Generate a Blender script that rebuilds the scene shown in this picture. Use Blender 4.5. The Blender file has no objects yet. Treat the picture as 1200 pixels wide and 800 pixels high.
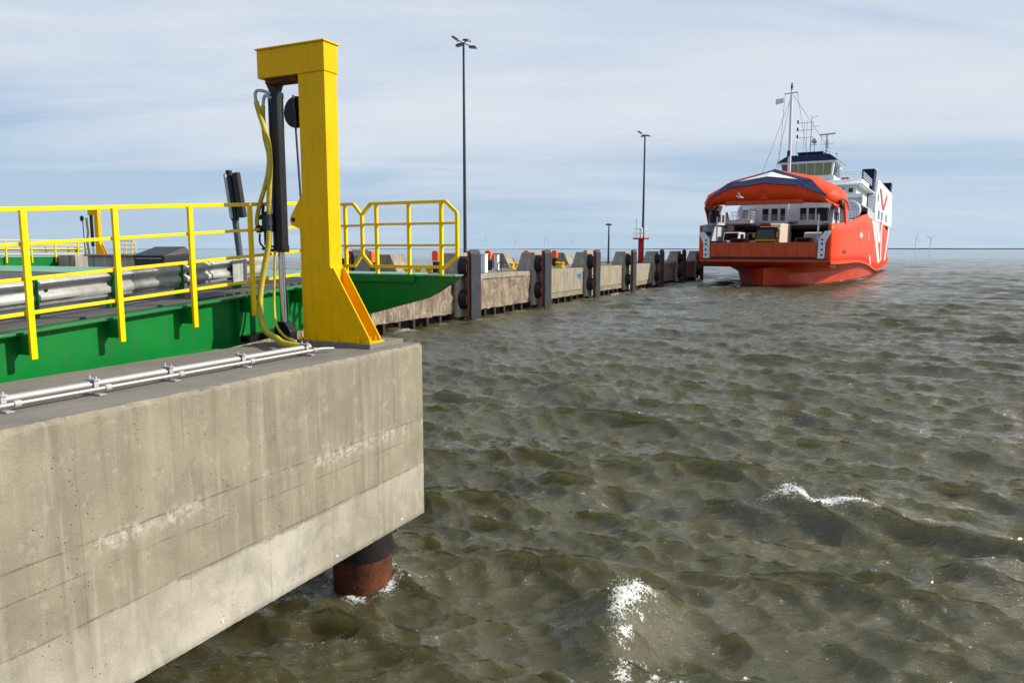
import bpy, bmesh, math, random
import numpy as np
from mathutils import Vector, Matrix, noise as mnoise
R = math.radians
random.seed(7); rng = np.random.default_rng(11)
sc = bpy.context.scene
col = sc.collection

# ------------------------------------------------------------------ camera, sky, sun, exposure
cam_d = bpy.data.cameras.new('camera'); cam = bpy.data.objects.new('camera', cam_d); col.objects.link(cam)
cam.location = (0, 0, 4.4)
cam.rotation_euler = (R(90) - math.atan(108 / 867.0), 0, 0)
cam_d.sensor_width = 36; cam_d.lens = 867 / 1200 * 36
cam_d.clip_start = 0.1; cam_d.clip_end = 90000
sc.camera = cam
sc.view_settings.view_transform = 'Standard'; sc.view_settings.look = 'None'
sc.view_settings.gamma = 1; sc.view_settings.use_curve_mapping = False
sc.view_settings.exposure = 0.28
sc.cycles.max_bounces = 6; sc.cycles.diffuse_bounces = 3; sc.cycles.glossy_bounces = 3
sc.cycles.use_denoising = True
sc.cycles.sample_clamp_indirect = 4

SUN_AZ = R(90)      # clockwise from +Y
SUN_EL = R(31)
wd = bpy.data.worlds.new('World'); sc.world = wd; wd.use_nodes = True
nt = wd.node_tree; nt.nodes.clear()
def N(nt, typ, **kw):
    n = nt.nodes.new(typ)
    for k, v in kw.items():
        if k.startswith('i_'):
            key = k[2:].replace('_', ' ')
            n.inputs[key].default_value = v
        else: setattr(n, k, v)
    return n
def L(nt, a, ao, b, bi): nt.links.new(a.outputs[ao], b.inputs[bi])
def ramp(nt, stops, interp='LINEAR'):
    n = nt.nodes.new('ShaderNodeValToRGB'); n.color_ramp.interpolation = interp
    el = n.color_ramp.elements
    while len(el) < len(stops): el.new(0.5)
    for e, (p, c) in zip(el, stops):
        e.position = p; e.color = (c, c, c, 1) if not isinstance(c, tuple) else (*c, 1)
    return n
sky = N(nt, 'ShaderNodeTexSky', sky_type='NISHITA', sun_disc=False, sun_elevation=SUN_EL, sun_rotation=SUN_AZ,
        air_density=1.3, dust_density=1.2, ozone_density=2.5)
bg = N(nt, 'ShaderNodeBackground'); bg.inputs['Strength'].default_value = 0.104
wo = N(nt, 'ShaderNodeOutputWorld')
tc = N(nt, 'ShaderNodeTexCoord'); sep = N(nt, 'ShaderNodeSeparateXYZ'); L(nt, tc, 'Generated', sep, 0)
ad = N(nt, 'ShaderNodeMath', operation='ADD'); L(nt, sep, 'Z', ad, 0); ad.inputs[1].default_value = 0.10
mx = N(nt, 'ShaderNodeMath', operation='MAXIMUM'); L(nt, ad, 0, mx, 0); mx.inputs[1].default_value = 0.02
dx = N(nt, 'ShaderNodeMath', operation='DIVIDE'); L(nt, sep, 'X', dx, 0); L(nt, mx, 0, dx, 1)
dy = N(nt, 'ShaderNodeMath', operation='DIVIDE'); L(nt, sep, 'Y', dy, 0); L(nt, mx, 0, dy, 1)
cmb = N(nt, 'ShaderNodeCombineXYZ'); L(nt, dx, 0, cmb, 0); L(nt, dy, 0, cmb, 1)
mp = N(nt, 'ShaderNodeMapping'); mp.inputs['Scale'].default_value = (0.42, 0.95, 1); mp.inputs['Location'].default_value = (3.1, 1.45, 0)
mp.inputs['Rotation'].default_value = (0, 0, 0.12)
L(nt, cmb, 0, mp, 0)
n1 = N(nt, 'ShaderNodeTexNoise'); n1.inputs['Scale'].default_value = 0.62; n1.inputs['Detail'].default_value = 7; n1.inputs['Roughness'].default_value = 0.58
n1.inputs['Distortion'].default_value = 0.5
L(nt, mp, 0, n1, 'Vector')
cr = ramp(nt, [(0.38, 0.05), (0.48, 0.55), (0.60, 1.0)]); gz = N(nt, 'ShaderNodeMapRange', interpolation_type='SMOOTHSTEP'); L(nt, sep, 'Z', gz, 'Value')
gz.inputs['From Min'].default_value = .0; gz.inputs['From Max'].default_value = .24; gz.inputs['To Min'].default_value = -.06; gz.inputs['To Max'].default_value = .06
gz2 = N(nt, 'ShaderNodeMapRange', interpolation_type='SMOOTHSTEP'); L(nt, sep, 'Z', gz2, 'Value')
gz2.inputs['From Min'].default_value = .22; gz2.inputs['From Max'].default_value = .34; gz2.inputs['To Min'].default_value = .0; gz2.inputs['To Max'].default_value = -.08
ga = N(nt, 'ShaderNodeMath', operation='ADD'); L(nt, gz, 0, ga, 0); L(nt, gz2, 0, ga, 1)
gb_ = N(nt, 'ShaderNodeMath', operation='ADD'); gx = N(nt, 'ShaderNodeMath', operation='MULTIPLY_ADD'); L(nt, sep, 'X', gx, 0); gx.inputs[1].default_value = .16; L(nt, ga, 0, gx, 2)
L(nt, gx, 0, gb_, 0); L(nt, n1, 'Fac', gb_, 1); L(nt, gb_, 0, cr, 0)
n2 = N(nt, 'ShaderNodeTexNoise'); n2.inputs['Scale'].default_value = 2.6; n2.inputs['Detail'].default_value = 6
L(nt, mp, 0, n2, 'Vector')
cloudc = N(nt, 'ShaderNodeMix', data_type='RGBA')
cloudc.inputs['A'].default_value = (4.9, 5.55, 6.5, 1); cloudc.inputs['B'].default_value = (6.1, 6.45, 6.9, 1)
L(nt, n2, 'Fac', cloudc, 'Factor')
# the blue between the clouds: sky texture veiled with thin high haze
veil = N(nt, 'ShaderNodeMix', data_type='RGBA'); veil.inputs['Factor'].default_value = 0.8
L(nt, sky, 0, veil, 'A'); veil.inputs['B'].default_value = (3.1, 4.3, 6.1, 1)
mxc = N(nt, 'ShaderNodeMix', data_type='RGBA')
L(nt, cr, 0, mxc, 'Factor'); L(nt, veil, 'Result', mxc, 'A'); L(nt, cloudc, 'Result', mxc, 'B')
# towards the horizon the air itself whitens
hz = N(nt, 'ShaderNodeMapRange'); hz.inputs['From Min'].default_value = 0.0; hz.inputs['From Max'].default_value = 0.16
hz.inputs['To Min'].default_value = 0.75; hz.inputs['To Max'].default_value = 0.0
L(nt, sep, 'Z', hz, 'Value')
mxh = N(nt, 'ShaderNodeMix', data_type='RGBA'); L(nt, hz, 0, mxh, 'Factor'); L(nt, mxc, 'Result', mxh, 'A')
mxh.inputs['B'].default_value = (3.9, 5.1, 6.3, 1)
L(nt, mxh, 'Result', bg, 'Color'); L(nt, bg, 0, wo, 0)

sd = bpy.data.lights.new('sun', 'SUN'); sd.energy = 5.0; sd.angle = R(0.55); sd.color = (1.0, 0.92, 0.78)
sun = bpy.data.objects.new('sun', sd); col.objects.link(sun)
sv = Vector((math.sin(SUN_AZ) * math.cos(SUN_EL), math.cos(SUN_AZ) * math.cos(SUN_EL), math.sin(SUN_EL)))
sun.rotation_euler = (-sv).to_track_quat('-Z', 'Y').to_euler()

# ------------------------------------------------------------------ materials
def base_mat(name):
    m = bpy.data.materials.new(name); m.use_nodes = True
    nt = m.node_tree; b = nt.nodes['Principled BSDF']
    return m, nt, b
def paint(name, c, rough=0.45, var=0.12, dirt=0.0, dirtc=(0.12, 0.09, 0.06), metal=0.0, scale=3.0, bump=0.03, streak=False, coat=0.0, spec=.28):
    m, nt, b = base_mat(name)
    tc = N(nt, 'ShaderNodeTexCoord')
    n = N(nt, 'ShaderNodeTexNoise'); n.inputs['Scale'].default_value = scale; n.inputs['Detail'].default_value = 8; n.inputs['Roughness'].default_value = 0.6
    L(nt, tc, 'Object', n, 'Vector')
    mr = N(nt, 'ShaderNodeMapRange'); mr.inputs['From Min'].default_value = .3; mr.inputs['From Max'].default_value = .7
    mr.inputs['To Min'].default_value = 1 - var; mr.inputs['To Max'].default_value = 1 + var
    L(nt, n, 'Fac', mr, 'Value')
    mu = N(nt, 'ShaderNodeVectorMath', operation='SCALE'); mu.inputs[0].default_value = c; L(nt, mr, 0, mu, 'Scale')
    last = (mu, 0)
    if dirt > 0:
        mp = N(nt, 'ShaderNodeMapping'); mp.inputs['Scale'].default_value = (3, 3, .35) if streak else (1, 1, 1)
        L(nt, tc, 'Object', mp, 0)
        d = N(nt, 'ShaderNodeTexNoise'); d.inputs['Scale'].default_value = scale * 1.7; d.inputs['Detail'].default_value = 10; d.inputs['Roughness'].default_value = .68
        L(nt, mp, 0, d, 'Vector')
        r = ramp(nt, [(0.62 - dirt * .35, 0.0), (0.78, 1.0)]); L(nt, d, 'Fac', r, 0)
        mi = N(nt, 'ShaderNodeMath', operation='MULTIPLY'); L(nt, r, 0, mi, 0); mi.inputs[1].default_value = min(1, dirt + .35)
        mx = N(nt, 'ShaderNodeMix', data_type='RGBA'); L(nt, mi, 0, mx, 'Factor'); L(nt, mu, 0, mx, 'A'); mx.inputs['B'].default_value = (*dirtc, 1)
        last = (mx, 'Result')
    L(nt, last[0], last[1], b, 'Base Color')
    rr = N(nt, 'ShaderNodeMapRange'); rr.inputs['To Min'].default_value = max(.03, rough - .12); rr.inputs['To Max'].default_value = rough + .12
    L(nt, n, 'Fac', rr, 'Value'); L(nt, rr, 0, b, 'Roughness')
    b.inputs['Metallic'].default_value = metal
    if not metal and rough > .15: b.inputs['Specular IOR Level'].default_value = spec
    if coat: b.inputs['Coat Weight'].default_value = coat; b.inputs['Coat Roughness'].default_value = .15
    if bump:
        bn = N(nt, 'ShaderNodeTexNoise'); bn.inputs['Scale'].default_value = scale * 9; bn.inputs['Detail'].default_value = 4; L(nt, tc, 'Object', bn, 'Vector')
        bp = N(nt, 'ShaderNodeBump'); bp.inputs['Strength'].default_value = bump * 4; bp.inputs['Distance'].default_value = 0.01
        L(nt, bn, 'Fac', bp, 'Height'); L(nt, bp, 0, b, 'Normal')
    return m

def concrete(name, c=(0.36, 0.33, 0.275), dark=(0.16, 0.145, 0.115), light=(0.52, 0.50, 0.45), scale=1.0, streak=1.0, pits=1.0, rust=0.0, zband=None, bumpd=0.02):
    m, nt, b = base_mat(name)
    tc = N(nt, 'ShaderNodeTexCoord')
    def noise(sc_, det=8, ro=.6, vec=None, dist=0):
        n = N(nt, 'ShaderNodeTexNoise'); n.inputs['Scale'].default_value = sc_; n.inputs['Detail'].default_value = det; n.inputs['Roughness'].default_value = ro
        n.inputs['Distortion'].default_value = dist
        if vec is None: L(nt, tc, 'Object', n, 'Vector')
        else: L(nt, vec, 0, n, 'Vector')
        return n
    def mapping(s):
        q = N(nt, 'ShaderNodeMapping'); q.inputs['Scale'].default_value = s; L(nt, tc, 'Object', q, 0); return q
    def mix(fac, a, bb, mode='MIX'):
        q = N(nt, 'ShaderNodeMix', data_type='RGBA', blend_type=mode)
        if isinstance(fac, tuple): L(nt, fac[0], fac[1], q, 'Factor')
        else: q.inputs['Factor'].default_value = fac
        for k, v in (('A', a), ('B', bb)):
            if isinstance(v[0], float): q.inputs[k].default_value = (*v, 1)
            else: L(nt, v[0], v[1], q, k)
        return (q, 'Result')
    cloud = noise(1.3 * scale, 10, .62, None, .4)
    r1 = ramp(nt, [(.3, 0.0), (.7, 1.0)]); L(nt, cloud, 'Fac', r1, 0)
    cur = mix((r1, 0), tuple(x * .72 for x in c), tuple(min(1, x * 1.16) for x in c))
    # vertical weather streaks
    st = noise(1.6 * scale, 6, .6, mapping((3.2, 3.2, .22)), .3)
    r2 = ramp(nt, [(.47, 0.0), (.68, .85 * streak)]); L(nt, st, 'Fac', r2, 0)
    cur = mix((r2, 0), cur, dark)
    st2 = noise(2.7 * scale, 6, .6, mapping((4.0, 4.0, .3)), .2)
    r3 = ramp(nt, [(.53, 0.0), (.70, .7 * streak)]); L(nt, st2, 'Fac', r3, 0)
    cur = mix((r3, 0), cur, light)
    # blotches
    bl = noise(5.5 * scale, 10, .7)
    r4 = ramp(nt, [(.56, 0.0), (.70, .55)]); L(nt, bl, 'Fac', r4, 0)
    cur = mix((r4, 0), cur, light)
    bl2 = noise(9 * scale, 10, .75)
    r5 = ramp(nt, [(.58, 0.0), (.72, .5)]); L(nt, bl2, 'Fac', r5, 0)
    cur = mix((r5, 0), cur, dark)
    if rust:
        ru = noise(1.9 * scale, 8, .7, mapping((2, 2, .5)), .6)
        r6 = ramp(nt, [(.46, 0.0), (.66, rust)]); L(nt, ru, 'Fac', r6, 0)
        cur = mix((r6, 0), cur, (0.135, 0.07, 0.032))
    hsum = None
    sepn = N(nt, 'ShaderNodeSeparateXYZ'); L(nt, tc, 'Object', sepn, 0)
    if zband:
        # object z measured from the root: pour lines and the paler lowest pour
        for z0, wdt in zband['lines']:
            wob = noise(1.1, 6, .65); wm = N(nt, 'ShaderNodeMath', operation='MULTIPLY_ADD'); L(nt, wob, 'Fac', wm, 0); wm.inputs[1].default_value = .05; L(nt, sepn, 'Z', wm, 2)
            a = N(nt, 'ShaderNodeMath', operation='SUBTRACT'); L(nt, wm, 0, a, 0); a.inputs[1].default_value = z0 + .025
            ab = N(nt, 'ShaderNodeMath', operation='ABSOLUTE'); L(nt, a, 0, ab, 0)
            mr = N(nt, 'ShaderNodeMapRange'); mr.inputs['From Min'].default_value = 0; mr.inputs['From Max'].default_value = wdt
            mr.inputs['To Min'].default_value = .8; mr.inputs['To Max'].default_value = 0; L(nt, ab, 0, mr, 'Value')
            br = noise(3.1, 6, .7); rb = ramp(nt, [(.40, 0.0), (.55, 1.0)]); L(nt, br, 'Fac', rb, 0)
            mm = N(nt, 'ShaderNodeMath', operation='MULTIPLY'); L(nt, mr, 0, mm, 0); L(nt, rb, 0, mm, 1)
            cur = mix((mm, 0), cur, tuple(x * .55 for x in dark))
        zl = zband['light']
        wob = noise(.8, 9, .72); wm = N(nt, 'ShaderNodeMath', operation='MULTIPLY_ADD'); L(nt, wob, 'Fac', wm, 0); wm.inputs[1].default_value = .34; L(nt, sepn, 'Z', wm, 2)
        mr = N(nt, 'ShaderNodeMapRange'); mr.inputs['From Min'].default_value = zl + .20; mr.inputs['From Max'].default_value = zl + .17
        mr.inputs['To Min'].default_value = 0; mr.inputs['To Max'].default_value = .85; L(nt, wm, 0, mr, 'Value')
        pale = noise(2.1, 8, .65, mapping((1, 1, .6)), .6); pr_ = ramp(nt, [(.36, (0.27, 0.255, 0.225)), (.56, (0.46, 0.435, 0.375))]); L(nt, pale, 'Fac', pr_, 0)
        pv = noise(.45, 4, .6); pvr = ramp(nt, [(.38, .35), (.58, 1.0)]); L(nt, pv, 'Fac', pvr, 0)
        pm_ = N(nt, 'ShaderNodeMath', operation='MULTIPLY'); L(nt, mr, 0, pm_, 0); L(nt, pvr, 0, pm_, 1)
        cur = mix((pm_, 0), cur, (pr_, 0))
        # the band over the light pour is roughened along the pour line
        fr = noise(14, 8, .75)
        fr2 = ramp(nt, [(.46, 0.0), (.56, 1.0)]); L(nt, fr, 'Fac', fr2, 0)
        a = N(nt, 'ShaderNodeMath', operation='SUBTRACT'); L(nt, sepn, 'Z', a, 0); a.inputs[1].default_value = zband['lines'][0][0] - .05
        ab = N(nt, 'ShaderNodeMath', operation='ABSOLUTE'); L(nt, a, 0, ab, 0)
        mr = N(nt, 'ShaderNodeMapRange'); mr.inputs['From Min'].default_value = 0.02; mr.inputs['From Max'].default_value = .12
        mr.inputs['To Min'].default_value = .9; mr.inputs['To Max'].default_value = 0; L(nt, ab, 0, mr, 'Value')
        br = noise(1.4, 4, .6); rb = ramp(nt, [(.47, 0.0), (.57, 1.0)]); L(nt, br, 'Fac', rb, 0)
        mm = N(nt, 'ShaderNodeMath', operation='MULTIPLY'); L(nt, mr, 0, mm, 0); L(nt, fr2, 0, mm, 1)
        mm2 = N(nt, 'ShaderNodeMath', operation='MULTIPLY'); L(nt, mm, 0, mm2, 0); L(nt, rb, 0, mm2, 1)
        cur = mix((mm2, 0), cur, (0.42, 0.40, 0.35))
        # board joints
        jt = N(nt, 'ShaderNodeMath', operation='MULTIPLY'); L(nt, sepn, 'Y', jt, 0); jt.inputs[1].default_value = 1 / .93
        fr_ = N(nt, 'ShaderNodeMath', operation='FRACT'); L(nt, jt, 0, fr_, 0)
        mr = N(nt, 'ShaderNodeMapRange'); mr.inputs['From Min'].default_value = 0; mr.inputs['From Max'].default_value = .022
        mr.inputs['To Min'].default_value = .5; mr.inputs['To Max'].default_value = 0; L(nt, fr_, 0, mr, 'Value')
        gt = noise(1.8, 5, .6); gr = ramp(nt, [(.42, 0.0), (.55, 1.0)]); L(nt, gt, 'Fac', gr, 0)
        gm = N(nt, 'ShaderNodeMath', operation='MULTIPLY'); L(nt, mr, 0, gm, 0); L(nt, gr, 0, gm, 1)
        cur = mix((gm, 0), cur, dark)
    # pits
    vo = N(nt, 'ShaderNodeTexVoronoi'); vo.inputs['Scale'].default_value = 21 * scale; vo.inputs['Randomness'].default_value = 1
    L(nt, tc, 'Object', vo, 'Vector')
    rp = ramp(nt, [(.09, pits), (.15, 0.0)]); L(nt, vo, 'Distance', rp, 0)
    pg = noise(2.2 * scale, 3, .5); rg = ramp(nt, [(.50, 0.0), (.58, 1.0)]); L(nt, pg, 'Fac', rg, 0)
    pm = N(nt, 'ShaderNodeMath', operation='MULTIPLY'); L(nt, rp, 0, pm, 0); L(nt, rg, 0, pm, 1)
    cur = mix((pm, 0), cur, (0.05, 0.04, 0.03))
    gn = noise(60 * scale, 4, .7)
    r7 = ramp(nt, [(.3, .90), (.7, 1.07)]); L(nt, gn, 'Fac', r7, 0)
    cur = mix(1.0, cur, (r7, 0), 'MULTIPLY')
    L(nt, cur[0], cur[1], b, 'Base Color'); b.inputs['Roughness'].default_value = .88
    ha = N(nt, 'ShaderNodeMath', operation='MULTIPLY_ADD'); L(nt, bl2, 'Fac', ha, 0); ha.inputs[1].default_value = .9; L(nt, gn, 'Fac', ha, 2)
    hb = N(nt, 'ShaderNodeMath', operation='SUBTRACT'); L(nt, ha, 0, hb, 0); L(nt, pm, 0, hb, 1)
    bp = N(nt, 'ShaderNodeBump'); bp.inputs['Strength'].default_value = .40; bp.inputs['Distance'].default_value = bumpd * .6
    L(nt, hb, 0, bp, 'Height'); L(nt, bp, 0, b, 'Normal')
    return m

M = {}
M['concrete_block'] = concrete('concrete_block', zband={'lines': [(2.24 - 3.21, .012), (1.64 - 3.21, .012), (2.02 - 3.21, .007)], 'light': 1.60 - 3.21}, c=(0.25, 0.222, 0.165), light=(0.40, 0.37, 0.305), dark=(0.115, 0.098, 0.070), pits=1.0, streak=.6)
M['concrete_top'] = concrete('concrete_top', c=(0.185, 0.168, 0.145), streak=0, light=(0.20, 0.185, 0.165), dark=(.11, .10, .085), pits=.6)
M['concrete_pier'] = concrete('concrete_pier', c=(0.24, 0.20, 0.145), scale=.8, rust=.9, pits=.8, bumpd=.10, dark=(.09, .07, .05))
M['concrete_cap'] = concrete('concrete_cap', c=(0.27, 0.235, 0.175), rust=.35, scale=.8, bumpd=.03)
M['concrete_buttress'] = concrete('concrete_buttress', c=(0.36, 0.33, 0.28), scale=.7, bumpd=.03)
M['asphalt'] = concrete('asphalt', c=(0.085, 0.082, 0.078), dark=(.05, .048, .045), light=(.13, .125, .12), streak=0, pits=.2, scale=2)
M['yellow'] = paint('yellow_paint', (0.76, 0.42, 0.0), .42, .07, .26, (.42, .22, .03), scale=3, bump=.02, spec=.12, streak=True)
M['yellow_rail'] = paint('yellow_rail_paint', (0.80, 0.54, 0.0), .36, .05, .12, (.40, .23, .05), scale=6, bump=.02, spec=.2)
M['green'] = paint('green_paint', (0.0, 0.16, 0.024), .36, .10, .28, (.03, .10, .03), scale=1.8, bump=.03, streak=True)
M['pale_green'] = paint('worn_green_paint', (0.16, 0.33, 0.24), .6, .15, .3, (.25, .25, .22), scale=3)
M['black'] = paint('black_steel', (0.010, 0.011, 0.014), .35, .2, .12, (.04, .035, .03))
M['chrome'] = paint('polished_steel', (0.55, 0.55, 0.56), .2, .05, metal=1.0)
M['galv'] = paint('galvanised_steel', (0.38, 0.39, 0.39), .5, .16, .45, (.17, .16, .15), metal=.1, scale=5)
M['stainless'] = paint('stainless_pipe', (0.40, 0.39, 0.38), .55, .06, metal=.6, bump=0)
M['rust'] = paint('rusty_steel', (0.13, 0.038, 0.015), .85, .4, .7, (.02, .014, .01), scale=4, bump=.2)
M['pile_black'] = paint('pile_black_upper', (0.012, 0.011, 0.011), .6, .3, .3, (.06, .03, .02))
M['hose'] = paint('hose_sheath', (0.50, 0.40, 0.035), .5, .12, .25, (.2, .15, .03), scale=10)
M['rubber'] = paint('black_rubber', (0.012, 0.012, 0.012), .7, .2)
M['panel'] = paint('fender_facing', (0.024, 0.029, 0.037), .55, .25, .3, (.07, .07, .07), scale=1.5, streak=True)
M['redsteel'] = paint('oxide_red_steel', (0.26, 0.05, 0.025), .6, .2, .4, (.10, .04, .02))
M['white'] = paint('white_paint', (0.74, 0.75, 0.76), .4, .05, .1, (.45, .42, .38), scale=1.2)
M['ship_white'] = paint('ship_white', (0.70, 0.73, 0.77), .4, .05, .16, (.42, .38, .33), scale=.5, streak=True)
M['ship_grey'] = paint('ship_grey', (0.42, 0.46, 0.52), .5, .07, .2, (.28, .27, .25), scale=.5)
M['ship_orange'] = paint('ship_orange', (0.72, 0.058, 0.012), .42, .06, .16, (.50, .075, .03), scale=.45, streak=True, bump=.01, spec=.1)
M['ship_lower'] = paint('ship_lower_orange', (0.60, 0.052, 0.012), .38, .12, .35, (.30, .04, .018), scale=.5, bump=.02)
M['apron_orange'] = paint('apron_orange', (0.56, 0.075, 0.018), .6, .15, .38, (.12, .04, .02), scale=.8, streak=True)
M['navy'] = paint('navy_paint', (0.009, 0.015, 0.055), .5, .1, .05, (.02, .03, .06), scale=.6, spec=.08)
M['antifoul'] = paint('scuffed_black', (0.02, 0.017, 0.015), .7, .3, .5, (.10, .05, .03), scale=1.2)
M['glass'] = paint('dark_glass', (0.012, 0.016, 0.02), .08, .1, bump=0)
M['blind'] = paint('olive_sunshade_glass', (0.17, 0.17, 0.095), .25, .12, scale=.8, bump=0)
M['dark'] = paint('dark_shade_and_fittings', (0.025, 0.027, 0.03), .8, .2)  # near-black: paints shade in holes and recesses, also used on dark fittings
M['red'] = paint('red_paint', (0.45, 0.015, 0.015), .45, .1, .1)
M['orange'] = paint('orange_plastic', (0.80, 0.13, 0.03), .45, .08)
M['lampgrey'] = paint('lamp_grey', (0.045, 0.055, 0.07), .45, .1)
M['lens'] = paint('lamp_lens', (0.45, 0.47, 0.5), .15, .05, bump=0)
M['blue'] = paint('blue_paint', (0.03, 0.12, 0.42), .5, .1)
M['truck_yellow'] = paint('truck_yellow', (0.62, 0.33, 0.015), .35, .06)
M['carwhite'] = paint('car_white', (0.68, 0.68, 0.68), .3, .04)
M['carred'] = paint('car_maroon', (0.20, 0.022, 0.035), .3, .05)
M['carblue'] = paint('car_blue', (0.06, 0.10, 0.16), .3, .05)
M['wood'] = paint('pale_trailer', (0.60, 0.52, 0.44), .5, .08)
M['bin'] = paint('bin_plastic', (0.022, 0.024, 0.028), .45, .2, .2, (.09, .09, .09), scale=5)
M['turbine'] = paint('turbine_white', (0.62, 0.65, 0.68), .5, .02, bump=0)
M['hazed_coast'] = paint('hazed_coast', (0.20, 0.27, 0.33), .9, .3, scale=.002, bump=0)  # distance haze is mixed into the shore's base colour
M['skin'] = paint('skin', (.45, .27, .2), .6, .05)
M['bird'] = paint('gull_feathers', (.72, .72, .70), .6, .06)

# ------------------------------------------------------------------ frames
TH = math.atan(.4844); CS, SN = math.cos(TH), math.sin(TH); C0 = (-1.14, 9.4)
SH = R(30); O0 = (29.5264, 87.4972)
def world(frame, p):
    x, y, z = p
    if frame == 'Q': return Vector((C0[0] + x * CS + y * SN, C0[1] - x * SN + y * CS, z))
    if frame == 'S': return Vector((O0[0] + x * math.cos(SH) + y * math.sin(SH), O0[1] - x * math.sin(SH) + y * math.cos(SH), z))
    return Vector(p)
ROT = {'Q': -TH, 'S': -SH, 'W': 0.0}
ORG = {}
def tag(o, label=None, cat=None, group=None, kind=None):
    if label: o['label'] = label
    if cat: o['category'] = cat
    if group: o['group'] = group
    if kind: o['kind'] = kind
    return o
def thing(name, label, cat, frame, org, group=None, rz=0.0):
    o = bpy.data.objects.new(name, None); col.objects.link(o)
    o.empty_display_size = .2
    o.location = world(frame, org); o.rotation_euler = (0, 0, ROT[frame] + rz)
    ORG[o.name] = Vector(org)
    return tag(o, label, cat, group)

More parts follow.
